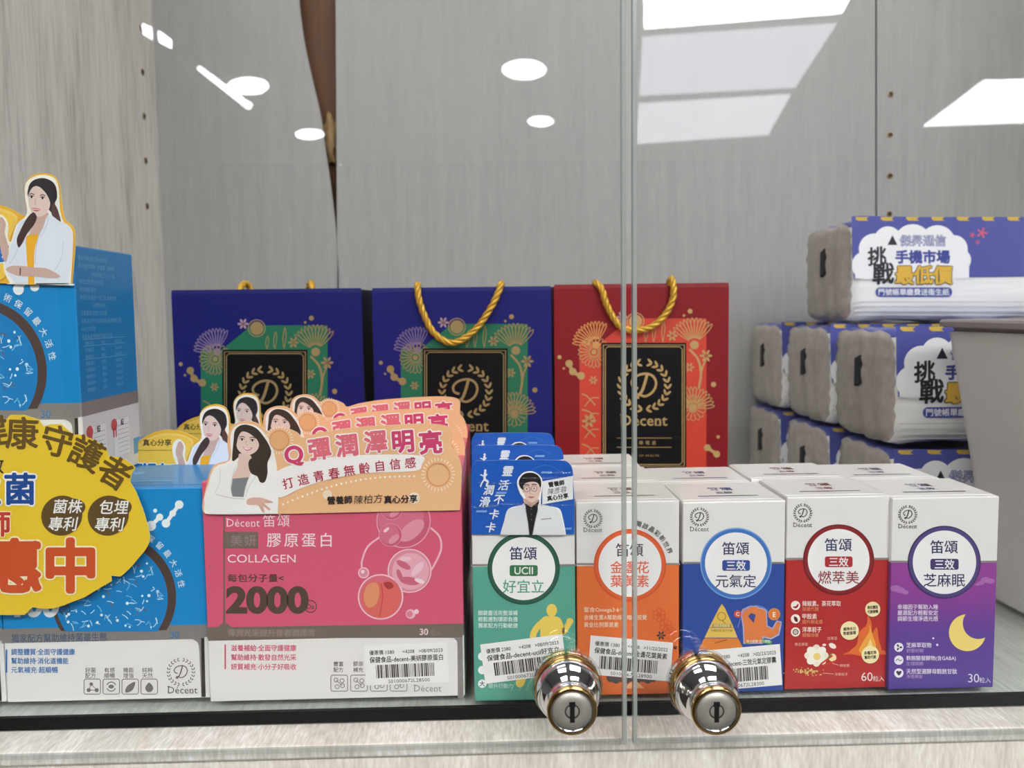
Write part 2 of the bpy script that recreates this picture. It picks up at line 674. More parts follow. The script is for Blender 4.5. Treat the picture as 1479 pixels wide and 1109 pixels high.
HOLE = ink((60, 52, 46), 0.6)
BRASS = ink((168, 140, 92), 0.3, 0.9)
sp = cbox('side_panel', XL - 0.018, XL, YS - 0.0035, YB + 0.05, 0.0, Z0 + ZT, LAM_SIDE)
for py in (168, 232, 298, 40, 104):
    d = ray(208 + (py - 168) * 0.035, py)
    p = CAM_POS + d * ((XL - CAM_POS.x) / d.x)
    b = lathe('shelf_pin_hole', [(0.0045, 0.0), (0.0045, 0.0006), (0.003, 0.0008), (0.003, 0.0003), (0.0, 0.0003)],
              [BRASS, HOLE], sp, 20, (XL, p.y - YB, p.z), [0, 0, 1, 1])
    b.rotation_euler.z = R(-90)
sp = cbox('side_panel', XR, XR + 0.018, YS - 0.0035, YB + 0.05, 0.0, Z0 + ZT, LAM_SIDE)

# backing sheets: the left one curls away from the joint and bares the brown board
bb = cbox('backing_board', XL, XR, YB + 0.03, YB + 0.045, 0.02, Z0 + ZT, WOOD)


def sheet(name, pts, y, th, mat, bow=0.0):
    P = [at(a, b, y) for a, b in pts]
    n = len(P)
    vs = [(p.x, y - YB, p.z) for p in P] + [(p.x, y + th - YB, p.z) for p in P]
    fs = [tuple(range(n)), tuple(range(2 * n - 1, n - 1, -1))] + [(k, n + k, n + (k + 1) % n, (k + 1) % n) for k in range(n)]
    return obj(name, vs, fs, mat, cab)


zb = at(400, 800, YB)
edge = sm([(428, -150), (430, -60), (432, 0), (440, 62), (452, 118), (463, 165), (470, 215), (478, 270), (485, 330), (489, 400), (489.5, 470), (489.5, 900)], 4, False)
sheet('back_panel', edge + [(140, 900), (140, -150)], YB, 0.004, LAM_BACK)
sheet('back_panel', [(484, -150), (1264, -150), (1264.5, 900), (490, 900)], YB, 0.004, LAM_BACK)
sheet('back_panel', [(1266.5, -150), (1600, -150), (1600, 900), (1267, 900)], YB + 0.001, 0.004, LAM_BACK)
# dark strip that covers the joint on the right, and the pin holes beside it
for px, py in ((1286, 195), (1286, 254), (1285, 309), (1287, 136)):
    p = at(px, py, YB)
    lathe('shelf_pin_hole', [(0.0042, 0.0), (0.0042, -0.0006), (0.003, -0.0008), (0.003, -0.0003), (0.0, -0.0003)],
          [BRASS, HOLE], cab, 20, (p.x, 0.0008, p.z), [0, 0, 1, 1])
p = at(472, 178, YB)
bm = bmesh.new()
bmesh.ops.create_icosphere(bm, subdivisions=3, radius=1)
for v in bm.verts:
    n = 1 + 0.22 * math.sin(9 * v.co.z + 4 * v.co.x) + 0.15 * math.sin(23 * v.co.x * v.co.z + 5)
    v.co = Vector((v.co.x * 0.011 * n, v.co.y * 0.008, v.co.z * 0.034 * n))
o = from_bm('dried_glue', bm, laminate('old_glue', [(0.3, (140, 108, 66)), (0.6, (184, 152, 104))], (120, 120, 60), (400, 400, 400), 0.7, 0.5),
            cab, True, (p.x, 0.024, p.z - 0.02))
# base, sill and apron
cbox('base_board', XL, XR, YS, YB + 0.03, Z0 - 0.028, Z0 - 0.0055, LAM_BASE)
cbox('black_edge_strip', XL, XR, YS - 0.0035, YS, Z0 - 0.0086, Z0 - 0.0008, ink((9, 9, 10), 0.4, spec=0.12), 0.0004)
s_ = cbox('sill', XL - 0.018, XR + 0.018, 0.4455, YS - 0.0035, Z0 - 0.0168, Z0 - 0.0083, LAM_SILL, 0.0016)
cbox('apron', XL - 0.018, XR + 0.018, 0.4485, 0.466, 0.0, Z0 - 0.0168, laminate(
    'laminate_apron', [(0.33, (200, 192, 181)), (0.5, (222, 215, 204)), (0.66, (242, 237, 229))], (60, 60, 2), (520, 520, 110), 0.5, 0.3))

# glass sheet lying on the base board (lifts out)
gs = box('glass_shelf', XL + 0.001, XR - 0.001, YS, YB - 0.002, Z0 - 0.0054, Z0, glass('shelf_glass', (0.975, 0.992, 0.984, 1)), None)
tag(gs, 'clear greenish glass sheet lying on the cabinet base under all the boxes', 'glass shelf')

# doors with cylinder locks
PANE = glass('door_glass', (0.985, 0.989, 0.987, 1))


def pane_edge_mat(alpha):
    m, nt, b = nodes('polished_glass_edge')
    b.inputs['Base Color'].default_value = (0.36, 0.40, 0.38, 1)
    b.inputs['Roughness'].default_value = 0.12
    b.inputs['Alpha'].default_value = alpha
    return m


PEDGE, PEDGE2 = pane_edge_mat(0.6), pane_edge_mat(0.22)
CHROME = ink((225, 225, 228), 0.05, 1.0)
SATIN = ink((172, 168, 160), 0.42, 0.6)
BRASSY = ink((190, 158, 104), 0.16, 1.0)
CLEAR = glass('clear_gasket', (0.86, 0.88, 0.88, 1), 0.05)
xl1, xr0 = at(904.5, 560, YG).x, at(914.5, 560, YG).x
zbot = -0.0093
for side in (0, 1):
    x0, x1 = ((XL - 0.018, xl1), (xr0, XR + 0.018))[side]
    d = box('glass_door', x0, x1, YG - YB, YG + 0.005 - YB, Z0 + zbot, Z0 + ZT, PANE, cab)
    d['label'] = ('left glass door with a chrome lock near its free edge', 'right glass door with a chrome lock near its free edge')[side]
    xe = (x1, x0)[side]
    sgn = (-1, 1)[side]
    box('polished_edge', min(xe, xe + sgn * 0.0022), max(xe, xe + sgn * 0.0022), YG - 0.0002 - YB, YG + 0.0052 - YB, Z0 + zbot, Z0 + ZT, PEDGE, d)
    box('polished_edge', min(xe + sgn * 0.003, (x0, x1)[side]), max(xe + sgn * 0.003, (x0, x1)[side]), YG - 0.0002 - YB, YG + 0.0052 - YB, Z0 + zbot, Z0 + zbot + 0.0008, PEDGE2, d)
    c = at((818, 1011)[side], 984, YG)
    L = (c.x, YG - YB, c.z)
    lathe('lock_gasket', [(0.0205, -0.0001), (0.0210, -0.002), (0.0208, -0.0065), (0.0195, -0.0072), (0.0195, -0.0001)], CLEAR, d, 72, L)
    lathe('lock_collar', [(0.0192, 0.0), (0.0196, -0.0068), (0.0197, -0.0082), (0.0190, -0.0088), (0.0190, -0.0096), (0.0194, -0.0100),
                          (0.0194, -0.0112), (0.0186, -0.0118)], BRASSY, d, 72, L)
    lathe('lock_knob', [(0.0186, -0.0112), (0.0187, -0.0130), (0.0183, -0.0150), (0.0168, -0.0178), (0.0145, -0.0202), (0.0126, -0.0222),
                        (0.0117, -0.0242), (0.0117, -0.0258), (0.0124, -0.0278), (0.0133, -0.0296), (0.0138, -0.0312), (0.0139, -0.0326)],
          CHROME, d, 96, L)
    lathe('lock_rim', [(0.0139, -0.0326), (0.01385, -0.0338), (0.0131, -0.0346), (0.0116, -0.0348), (0.0109, -0.0345), (0.0107, -0.0340)], [BRASSY, CHROME], d, 96, L,
          [0, 0, 0, 1, 1])
    lathe('lock_plate', [(0.01065, -0.0338), (0.0105, -0.0343), (0.0042, -0.0344), (0.0036, -0.0341), (0.0034, -0.0342), (0.0, -0.0342)], [SATIN, ink((70, 66, 62), 0.4, 0.6)], d, 64, L, [0, 0, 1, 1, 0])
    vs, fs = [], []
    for (a, b_, e, f_) in ((-0.0013, 0.0013, -0.0062, 0.0026), (-0.0017, 0.0017, 0.0026, 0.0055)):
        bi = len(vs)
        for yy in (-0.0336, -0.0346):
            vs += [(a, yy, e), (b_, yy, e), (b_, yy, f_), (a, yy, f_)]
        fs += [tuple(bi + q for q in f) for f in ((0, 1, 2, 3), (4, 5, 6, 7), (0, 1, 5, 4), (1, 2, 6, 5), (2, 3, 7, 6), (3, 0, 4, 7))]
    obj('keyhole', vs, fs, ink((10, 10, 10), 0.5), d, loc=L)


# ================================================================== portraits printed on the header cards
SKIN = (228, 204, 194)
SKIN2 = (205, 172, 160)
HAIR = (44, 36, 40)


def woman_yellow(a):
    """dark-haired woman in a pale blazer and yellow top, one hand raised (close-up coordinates)"""
    S = lambda p, c, l, n=4: a.poly(sm(p, n), c, l)
    S([(185, 285), (150, 320), (118, 380), (98, 430), (108, 472), (128, 450), (155, 395), (190, 350), (205, 310)], (70, 48, 46), 6)
    S([(160, 205), (160, 150), (185, 115), (235, 102), (282, 118), (306, 150), (312, 205), (300, 240), (318, 280), (332, 338),
       (308, 328), (284, 290), (262, 262), (230, 200)], HAIR, 3)
    S([(290, 235), (312, 262), (330, 320), (330, 340), (305, 325), (282, 290)], (92, 62, 58), 4)
    S([(195, 285), (262, 285), (262, 335), (225, 410), (210, 440), (160, 430), (172, 380), (192, 340)], SKIN2, 4)
    S([(159, 200), (170, 165), (200, 145), (232, 160), (262, 198), (276, 240), (262, 282), (236, 304), (206, 306), (180, 288), (164, 252)], SKIN, 5)
    S([(150, 415), (182, 405), (216, 405), (198, 480), (190, 560), (190, 662), (190, 662), (160, 662), (160, 662), (150, 540), (146, 470)], (240, 178, 36), 5)
    a.poly([(150, 318), (108, 340), (80, 420), (58, 495), (32, 555), (44, 600), (90, 662), (160, 662), (150, 500), (146, 450), (150, 400), (185, 335)], (222, 229, 240), 5)
    S([(268, 298), (330, 335), (372, 352), (388, 400), (386, 500), (378, 600), (374, 662), (374, 662), (290, 662), (200, 662), (200, 662), (190, 560), (194, 480), (214, 410), (240, 360)], (226, 232, 243), 5)
    a.line(sm([(240, 362), (212, 420), (198, 500), (196, 560)], 4, False), 4, (190, 198, 212), 6)
    a.line(sm([(262, 300), (262, 340), (225, 420)], 4, False), 4, (196, 203, 218), 6)
    a.line(sm([(345, 440), (338, 520), (298, 600)], 4, False), 3, (196, 203, 216), 6)
    a.line(sm([(118, 420), (95, 500), (60, 560)], 4, False), 3, (196, 203, 216), 6)
    S([(40, 588), (70, 570), (125, 570), (190, 578), (262, 585), (330, 625), (290, 634), (200, 626), (120, 625), (70, 610)], SKIN2, 7)
    a.line([(118, 580), (116, 620)], 6, (60, 50, 48), 8)
    S([(0, 330), (14, 310), (30, 322), (40, 350), (34, 395), (50, 450), (55, 500), (38, 552), (18, 505), (4, 430), (-10, 380)], SKIN2, 6)
    # fringe, brows, eyes, nose, mouth
    S([(160, 190), (168, 150), (195, 122), (240, 118), (290, 150), (300, 210), (283, 232), (262, 196), (232, 158), (200, 142), (176, 160)], HAIR, 6)
    for x, y in ((178, 204), (236, 210)):
        a.line([(x - 14, y - 14), (x, y - 19), (x + 15, y - 13)], 5, (92, 66, 60), 7)
        a.disc(x, y, 12, (245, 240, 238), 7, 5)
        a.disc(x, y, 6, (40, 30, 32), 8)
        a.line([(x - 13, y - 4), (x, y - 8), (x + 13, y - 3)], 4, (50, 36, 36), 8)
    a.line(sm([(200, 212), (196, 238), (206, 244)], 3, False), 4, (206, 168, 156), 7)
    S([(180, 264), (200, 262), (226, 268), (208, 280), (190, 277)], (206, 110, 112), 7)
    a.line([(184, 268), (204, 270), (222, 269)], 3, (250, 240, 238), 8)


def woman_brown(a):
    """long-haired smiling woman in a white blazer over grey, arms folded"""
    S = lambda p, c, l, n=4: a.poly(sm(p, n), c, l)
    H = (62, 50, 40)
    S([(430, 480), (425, 400), (440, 250), (450, 160), (500, 105), (580, 92), (680, 130), (760, 220), (820, 320), (835, 400), (800, 480),
       (800, 600), (760, 700), (710, 690), (680, 620), (640, 560), (600, 480), (560, 400), (500, 430)], H, 3)
    S([(500, 400), (620, 420), (640, 560), (600, 680), (430, 680), (440, 560), (490, 470)], (226, 196, 184), 4)
    S([(470, 290), (480, 200), (520, 150), (600, 160), (680, 210), (710, 290), (690, 360), (640, 400), (580, 415), (520, 390), (480, 345)], (232, 206, 194), 5)
    a.poly([(430, 665), (600, 650), (560, 760), (545, 860), (425, 855), (410, 780)], (128, 130, 134), 5)
    S([(470, 470), (420, 500), (300, 530), (240, 560), (210, 640), (160, 760), (130, 860), (130, 920), (190, 1032), (190, 1032), (562, 1030), (562, 1030), (560, 860),
       (425, 855), (412, 760), (430, 640), (480, 540)], (240, 238, 236), 5)
    S([(640, 520), (720, 500), (830, 480), (870, 560), (890, 700), (905, 860), (884, 1022), (884, 1022), (720, 1028), (558, 1030), (558, 1030), (548, 860), (580, 720), (620, 610)], (243, 241, 239), 5)
    a.line(sm([(300, 545), (290, 700), (240, 820)], 4, False), 7, (214, 212, 212), 6)
    a.line(sm([(250, 830), (330, 850), (420, 870), (560, 880)], 4, False), 9, (206, 200, 200), 6)
    a.line(sm([(470, 520), (428, 640), (410, 770), (430, 860)], 4, False), 6, (208, 206, 206), 6)
    a.line(sm([(700, 600), (610, 740), (565, 860)], 4, False), 6, (210, 208, 208), 6)
    S([(600, 480), (690, 400), (740, 300), (820, 330), (838, 400), (800, 500), (800, 610), (770, 700), (720, 700), (690, 640), (620, 600)], H, 7)
    S([(590, 880), (680, 862), (780, 880), (860, 915), (800, 925), (770, 930), (830, 985), (810, 1000), (760, 960), (770, 1020), (740, 1015),
       (700, 950), (640, 945), (580, 935)], (222, 178, 160), 7)
    for q in (((740, 925), (810, 985)), ((715, 940), (755, 1010)), ((770, 905), (850, 915))):
        a.line(q, 5, (190, 142, 128), 8)
    S([(440, 360), (445, 230), (480, 150), (560, 110), (660, 140), (730, 240), (720, 330), (690, 250), (600, 180), (530, 165), (490, 220), (470, 300)], H, 7)
    for x, y in ((530, 250), (640, 258)):
        a.line([(x - 30, y - 26), (x, y - 36), (x + 32, y - 24)], 9, (104, 76, 62), 8)
        a.disc(x, y, 22, (246, 240, 236), 8, 8)
        a.disc(x, y, 11, (46, 32, 28), 9)
        a.line([(x - 25, y - 6), (x, y - 14), (x + 26, y - 4)], 7, (54, 40, 36), 9)
    a.line(sm([(580, 262), (572, 300), (592, 308)], 3, False), 7, (206, 168, 152), 8)
    S([(535, 326), (580, 340), (640, 334), (610, 362), (575, 364)], (206, 100, 104), 8)
    S([(548, 334), (590, 343), (628, 340), (600, 354), (572, 353)], (250, 246, 244), 9)


def man_glasses(a):
    """man with glasses, white coat over a black shirt"""
    S = lambda p, c, l, n=4: a.poly(sm(p, n), c, l)
    SO = lambda p, c, l: a.poly(sm(p, 4, False), c, l)
    SO([(335, 1034), (380, 880), (430, 740), (590, 690), (610, 640), (560, 560), (528, 460), (535, 400), (570, 350), (620, 318), (700, 312), (770, 345), (812, 400), (815, 480), (800, 640), (820, 700), (1000, 730), (1050, 850), (1085, 1034)], (240, 242, 246), 3)
    S([(552, 470), (552, 410), (592, 352), (650, 328), (720, 332), (780, 372), (800, 430), (790, 500), (700, 440), (610, 460), (590, 520)], (26, 22, 26), 5)
    S([(588, 500), (604, 490), (612, 540), (604, 560), (590, 540)], (214, 178, 166), 5)
    S([(782, 490), (798, 484), (796, 530), (782, 552)], (214, 178, 166), 5)
    S([(605, 620), (610, 670), (690, 730), (770, 690), (775, 630), (690, 640)], (200, 164, 152), 5)
    S([(605, 470), (640, 440), (720, 430), (775, 460), (785, 540), (765, 620), (720, 660), (680, 662), (630, 620), (608, 550)], (228, 196, 184), 6)
    a.poly([(612, 672), (690, 720), (775, 650), (770, 730), (740, 850), (700, 1034), (665, 1034), (640, 850)], (24, 22, 26), 6)
    SO([(342, 1034), (385, 860), (430, 747), (520, 714), (612, 690), (630, 770), (650, 900), (668, 1034)], (220, 222, 226), 6)
    SO([(705, 1034), (745, 850), (765, 770), (775, 690), (900, 707), (985, 737), (1030, 840), (1075, 1034)], (226, 228, 231), 6)
    a.line([(618, 720), (650, 900), (664, 1030)], 8, (180, 182, 188), 7)
    a.line([(768, 740), (735, 880), (706, 1030)], 8, (184, 186, 192), 7)
    a.line([(800, 858), (918, 846)], 10, (130, 134, 142), 7)
    S([(572, 500), (558, 440), (570, 385), (620, 340), (700, 332), (780, 376), (802, 440), (790, 500), (776, 450), (730, 420), (680, 425), (630, 436), (602, 470), (596, 520)], (26, 22, 26), 7)
    for x, y in ((638, 510), (722, 506)):
        a.ring(x, y, 36, 5, (84, 72, 60), 9)
        a.disc(x, y, 15, (240, 234, 230), 7, 6)
        a.disc(x, y, 8, (36, 26, 26), 8)
        a.line([(x - 30, y - 44), (x, y - 50), (x + 30, y - 42)], 10, (40, 30, 30), 8)
    a.line([(674, 508), (688, 506)], 5, (84, 72, 60), 9)
    a.line(sm([(680, 520), (672, 560), (694, 566)], 3, False), 6, (200, 158, 146), 7)
    S([(650, 600), (685, 596), (724, 600), (690, 618)], (190, 110, 106), 8)
    for y in (740, 800, 860):
        a.disc(690, y, 7, (120, 120, 126), 7)


# ================================================================== paper gift bags
YBAG = 0.74
bz = lambda px, py: at(px, py, YBAG)


def rope(name, pts, r, mat, parent, turns):
    """three-strand twisted cord along a path"""
    P = [Vector(p) for p in pts]
    L = [0.0]
    for i in range(1, len(P)): L.append(L[-1] + (P[i] - P[i - 1]).length)
    vs, fs = [], []
    for k in range(3):
        q = []
        for i, p in enumerate(P):
            t = (P[min(i + 1, len(P) - 1)] - P[max(i - 1, 0)]).normalized()
            u = (Vector((0, 1, 0)) - t * t.y).normalized()
            v = t.cross(u)
            a = 2 * math.pi * (turns * L[i] / L[-1] + k / 3)
            q.append(p + (u * math.cos(a) + v * math.sin(a)) * r * 0.5)
        a_, b_ = tube(q, r * 0.58, 7)
        o = len(vs)
        vs += a_
        fs += [tuple(o + i for i in f) for f in b_]
    return obj(name, vs, fs, mat, parent, None, True)


def flower(a, cx, cy, r, n, col, l, a0=0, a1=360, w=3.0):
    for i in range(n):
        t = a0 + (a1 - a0) * (i + 0.5) / n
        c, s = math.cos(R(t)), math.sin(R(t))
        px, py = -s, c
        hw = r * math.pi * min(1.0, (a1 - a0) / 360) / n * 0.8
        a.line(sm([(cx + c * r * .25, cy + s * r * .25), (cx + c * r * .75 + px * hw, cy + s * r * .75 + py * hw), (cx + c * r, cy + s * r),
                   (cx + c * r * .75 - px * hw, cy + s * r * .75 - py * hw)], 4), w, col, l, True)
    a.disc(cx, cy, r * .16, col, l)


def star(a, cx, cy, r, col, l):
    for k in range(6):
        t = k * 60
        a.disc(cx + r * .6 * math.cos(R(t)), cy + r * .6 * math.sin(R(t)), r * .38, col, l, r * .2, t, 10)
    a.disc(cx, cy, r * .2, (150, 90, 60), l + 1)


def gift_bag(corner_l, corner_r, top_py, base_col, side_col, sq_col, petal_col, gold, label_col, label, ox_px, front_handle, name='paper_gift_bag'):
    pl, pr = bz(corner_l, top_py), bz(corner_r, top_py)
    w = pr.x - pl.x
    cx = (pl.x + pr.x) / 2
    h = pl.z - Z0 - 0.0002
    D = 0.095
    t = thing(name, (cx, YBAG, Z0 + 0.0002), label, 'gift bag', 'paper gift bags at the back')
    # body: open top, pinched gusset sides, turned-in lip
    g = 0.010
    ring = lambda z, ins, pin: [(-w / 2 + ins, ins, z), (w / 2 - ins, ins, z), (w / 2 - ins - pin, D / 2, z), (w / 2 - ins, D - ins, z),
                                (-w / 2 + ins, D - ins, z), (-w / 2 + ins + pin, D / 2, z)]
    zs = [(0, 0, 0.0), (h * 0.25, 0, g * .3), (h - 0.004, 0, g), (h, 0.0004, g), (h, 0.0012, g), (h * 0.3, 0.0014, g * .3), (0.002, 0.0014, 0)]
    vs, fs, mi = [], [], []
    for z, i, p in zs: vs += ring(z, i, p)
    for k in range(len(zs) - 1):
        for q in range(6):
            fs.append((k * 6 + q, k * 6 + (q + 1) % 6, (k + 1) * 6 + (q + 1) % 6, (k + 1) * 6 + q))
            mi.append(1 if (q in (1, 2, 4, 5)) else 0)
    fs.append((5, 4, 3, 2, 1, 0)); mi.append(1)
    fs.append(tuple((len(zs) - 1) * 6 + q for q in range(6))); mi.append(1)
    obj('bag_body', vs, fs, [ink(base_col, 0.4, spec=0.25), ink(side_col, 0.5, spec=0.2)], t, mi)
    # print: drawn in the close-up of the middle bag, shifted for the others
    a = Art(YBAG, cx, Z0 + 0.0002)
    k = 0.20733
    a.crop(520 + ox_px[0], 390 + ox_px[1], k)
    G = gold
    a.on('floral_print')
    a.poly([(285, 545), (430, 545), (560, 440), (640, 375), (1168, 375), (1168, 1560), (285, 1560)], sq_col, 1)
    flower(a, 400, 560, 165, 13, petal_col, 2, 180, 300, 6)
    flower(a, 385, 610, 110, 22, G, 2, 0, 360, 5)
    flower(a, 1085, 560, 190, 11, G, 2, 215, 315, 6)
    flower(a, 1075, 1000, 150, 16, G, 2, 180, 360, 6)
    flower(a, 1075, 1000, 90, 14, G, 3, 0, 360, 5)
    a.disc(675, 395, 46, G, 2)
    a.ring(675, 395, 62, 7, G, 2)
    star(a, 580, 365, 40, (170, 140, 150), 2)
    star(a, 1165, 635, 46, G, 2)
    star(a, 1050, 715, 36, G, 2)
    star(a, 380, 805, 32, G, 2)
    star(a, 930, 495, 40, G, 2)
    a.line(sm([(1050, 590), (1110, 660), (1130, 760), (1115, 860)], 5, False), 16, G, 2)
    a.line(sm([(1165, 660), (1140, 720), (1130, 780)], 5, False), 12, G, 2)
    for bx, ht in ((800, 120), (865, 150), (745, 90)):
        a.line(sm([(bx, 540), (bx + 14, 540 - ht * .6), (bx + 6, 540 - ht), (bx - 8, 540 - ht * .5), (bx, 540)], 4, False), 6, G, 2)
    for by, dx in ((900, 0), (1010, 20), (1120, -10), (1250, 10), (1380, 0)):
        a.line(sm([(300, by), (340 + dx, by + 20), (395, by + 80)], 4, False), 9, G, 2)
        a.line(sm([(420, by + 30), (370, by + 30), (320, by + 90)], 4, False), 7, G, 2)
    star(a, 350, 1090, 50, G, 3)
    a.on('linked_drops')
    a.line(sm([(212, 690), (240, 745), (290, 775)], 5, False), 24, G, 2)
    for x, y, r in ((212, 690, 26), (238, 745, 26), (295, 775, 27)):
        a.disc(x, y, r, G, 2, n=20)
    for i, (x, y, r) in enumerate(((145, 645, 14), (175, 723, 9), (1055, 325, 17), (1012, 355, 9), (1218, 835, 18), (1250, 1200, 12))):
        a.on('gold_dot#%d' % i).disc(x, y, r, G, 2, n=20)
    a.on('linked_drops#2')
    for x, y, r in ((1175, 1275, 24), (1240, 1320, 24)):
        a.disc(x, y, r, G, 2, n=20)
    a.line([(1175, 1275), (1240, 1320)], 22, G, 2)
    a.on('name_plate', 'black name plate panel with a thin gold border')
    a.rect(436, 545, 1028, 1420, ink(label_col, 0.5, spec=0.12), 4)
    L = lambda q, c, w_: a.line(q, w_, c, 5, True)
    L([(450, 560), (1014, 560), (1014, 1405), (450, 1405)], G, 7)
    L([(482, 572), (982, 572), (1000, 590), (1000, 1375), (982, 1393), (482, 1393), (464, 1375), (464, 590)], G, 6)
    a.on('name_plate/wreath_emblem')
    a.wreath(735, 845, 182, G, 6)
    a.on('name_plate/brand_lettering')
    a.brand(735, 1085, 108, G, 6, 0.012)
    a.line([(545, 1208), (925, 1208)], 4, G, 6)
    a.line([(545, 1272), (925, 1272)], 4, G, 6)
    a.text('健康禮盒', 735, 1240, 30, G, 6, 0, 0, 2.0)
    a.text('GIFT OF HEALTH', 735, 1330, 20, G, 6, 0, 0, 1.4)
    a.build(t)
    # cords
    X = lambda px, py: at(px, py, YBAG)
    if front_handle:
        pts = [(X(*q).x - cx, dy, X(*q).z - (Z0 + 0.0002)) for q, dy in front_handle]
        P = []
        V = [Vector(p) for p in pts]
        for i in range(len(V) - 1):
            p0, p1, p2, p3 = V[max(i - 1, 0)], V[i], V[i + 1], V[min(i + 2, len(V) - 1)]
            for q in range(12):
                s = q / 12
                P.append(0.5 * ((2 * p1) + (p2 - p0) * s + (2 * p0 - 5 * p1 + 4 * p2 - p3) * s * s + (3 * p1 - p0 - 3 * p2 + p3) * s ** 3))
        P.append(V[-1])
        rope('cord_handle', P, 0.0032, GOLDCORD, t, 9)
    return t, cx, w, h, D


GOLDCORD = ink((205, 160, 52), 0.35, 0.35)
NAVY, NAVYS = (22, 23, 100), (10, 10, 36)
GREEN = (22, 104, 74)
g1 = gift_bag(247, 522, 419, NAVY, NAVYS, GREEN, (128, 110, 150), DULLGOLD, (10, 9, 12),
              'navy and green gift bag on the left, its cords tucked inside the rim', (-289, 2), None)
t, cx, w, h, D = g1
for xx, s in ((-0.034, 1), (0.044, -1)):   # stubs of the cord that hangs inside
    P = []
    for i in range(22):
        u = i / 21
        P.append((xx + s * 0.012 * u, 0.004 + 0.05 * math.sin(u * 1.4) * 0.5, h - 0.02 + 0.0265 * math.sin(u * 2.6)))
    rope('cord_handle', P, 0.0032, GOLDCORD, t, 4)
fh = [((607, 448), 0.006), ((605, 425), 0.004), ((603, 410), -0.002), ((606, 432), -0.006), ((614, 456), -0.006), ((627, 480), -0.0062),
      ((648, 494), -0.0062), ((668, 490), -0.0062), ((690, 472), -0.0062), ((708, 446), -0.006), ((719, 424), -0.005), ((724, 409), -0.001), ((722, 425), 0.005), ((720, 448), 0.006)]
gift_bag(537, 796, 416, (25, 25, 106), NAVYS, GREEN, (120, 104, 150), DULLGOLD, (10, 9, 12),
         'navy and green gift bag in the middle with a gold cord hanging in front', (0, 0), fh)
fr = [((872, 446), 0.006), ((866, 420), 0.004), ((860, 408), 0.0), ((868, 418), -0.005), ((874, 438), -0.006), ((884, 458), -0.0062), ((897, 473), -0.0062),
      ((918, 477), -0.0062), ((940, 471), -0.0062), ((958, 455), -0.0062), ((969, 434), -0.006), ((971, 416), -0.005), ((969, 402), -0.001), ((966, 420), 0.005), ((964, 446), 0.006)]
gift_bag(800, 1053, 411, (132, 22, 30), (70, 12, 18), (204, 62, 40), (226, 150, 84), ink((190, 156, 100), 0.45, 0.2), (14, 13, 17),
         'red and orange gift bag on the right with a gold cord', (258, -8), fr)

# ================================================================== tissue packs
FILM = (78, 84, 160)
KT = 0.39693


def tissue_body(w, h, d, seed):
    bm = bmesh.new()
    bmesh.ops.create_cube(bm, size=1)
    bmesh.ops.subdivide_edges(bm, edges=bm.edges[:], cuts=15, use_grid_fill=True)
    rnd = random.Random(seed)
    ph = [rnd.uniform(0, 6) for _ in range(8)]
    for v in bm.verts:
        x, y, z = v.co.x * 2, v.co.y * 2, v.co.z * 2
        # rounded soft block: superellipse cross-section along x, ends slightly domed
        ry = (abs(y) ** 7 + abs(z) ** 7) ** (1 / 7)
        m = max(abs(y), abs(z))
        f = (m / ry) if ry > 1e-6 else 1
        endr = 1 - 0.06 * max(0, (abs(x) - 0.82) / 0.18) ** 2
        X = x * (1 - 0.035 * (m ** 4) * (abs(x) > 0.99))
        n = 0.0016 * (math.sin(40 * x + ph[0]) * math.sin(9 * y + ph[1]) + math.sin(11 * z + ph[2] + 5 * x))
        e = 0.0022 * (abs(x) > 0.99) * math.sin(7 * y + 9 * z + ph[3]) * math.cos(10 * z - 5 * y + ph[4])
        zz = z * f * endr
        v.co = Vector((X * w / 2 + e, y * f * endr * d / 2 + d / 2 + (n if y > 0.99 else 0.0), zz * h / 2 + h / 2 + (n if abs(z) > 0.99 else 0) - 0.0))
    for fc in bm.faces:
        c = fc.calc_center_median()
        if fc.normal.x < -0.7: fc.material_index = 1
        elif c.z > h * 0.93 and fc.normal.z > 0.4: fc.material_index = 2
    zmin = min(v.co.z for v in bm.verts)
    for v in bm.verts: v.co.z -= zmin
    return bm


TIS = [laminate('tissue_side', [(0.3, (226, 226, 224)), (0.6, (240, 240, 238))], (3, 3, 260), (10, 10, 500), 0.45, 0.3),
       laminate('tissue_end_shade', [(0.3, (172, 162, 154)), (0.7, (196, 187, 180))], (40, 40, 40), (160, 160, 160), 0.4, 0.4), ink(FILM, 0.3)]  # left end is white paper, its shade painted in as grey
YT = 0.82
tw, th_, td, hp_ = 0.235, 0.1145, 0.121, 0.109
tl = at(1226, 390, YT).x
proto_t = thing('tissue_pack', (tl + tw / 2, YT, Z0 + 2 * th_ + 0.0006), 'topmost tissue pack of the stack, white and blue wrapper in full view', 'tissue pack', 'wrapped tissue packs')
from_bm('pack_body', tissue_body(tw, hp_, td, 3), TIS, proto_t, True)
a = Art(YT, tl + tw / 2, Z0 + 2 * th_ + 0.0006, 8)
a.crop(1040, 280, KT)
a.on('printed_film', 'blue printed film with a white cloud shape')
rx = 1160
a.poly(sm([(478, 82), (520, 80), (700, 84), (rx + 62, 84), (rx + 64, 100), (rx + 64, 300), (700, 306), (486, 306), (480, 220)], 1), FILM, 1)
for i in range(8):
    x = 492 + i * 92
    a.poly([(x, 84), (x + 48, 84), (x + 38, 92), (x + 48, 98), (x + 10, 98), (x, 92)], (208, 176, 74), 2)
Wc = (240, 240, 242)
for x, y, r in ((560, 200, 56), (610, 168, 50), (700, 178, 68), (790, 180, 66), (850, 200, 50), (530, 260, 52), (870, 240, 42)):
    a.disc(x, y, r, Wc, 2, n=24)
a.rect(490, 240, 905, 308, Wc, 2)
a.rect(560, 190, 860, 300, Wc, 3)
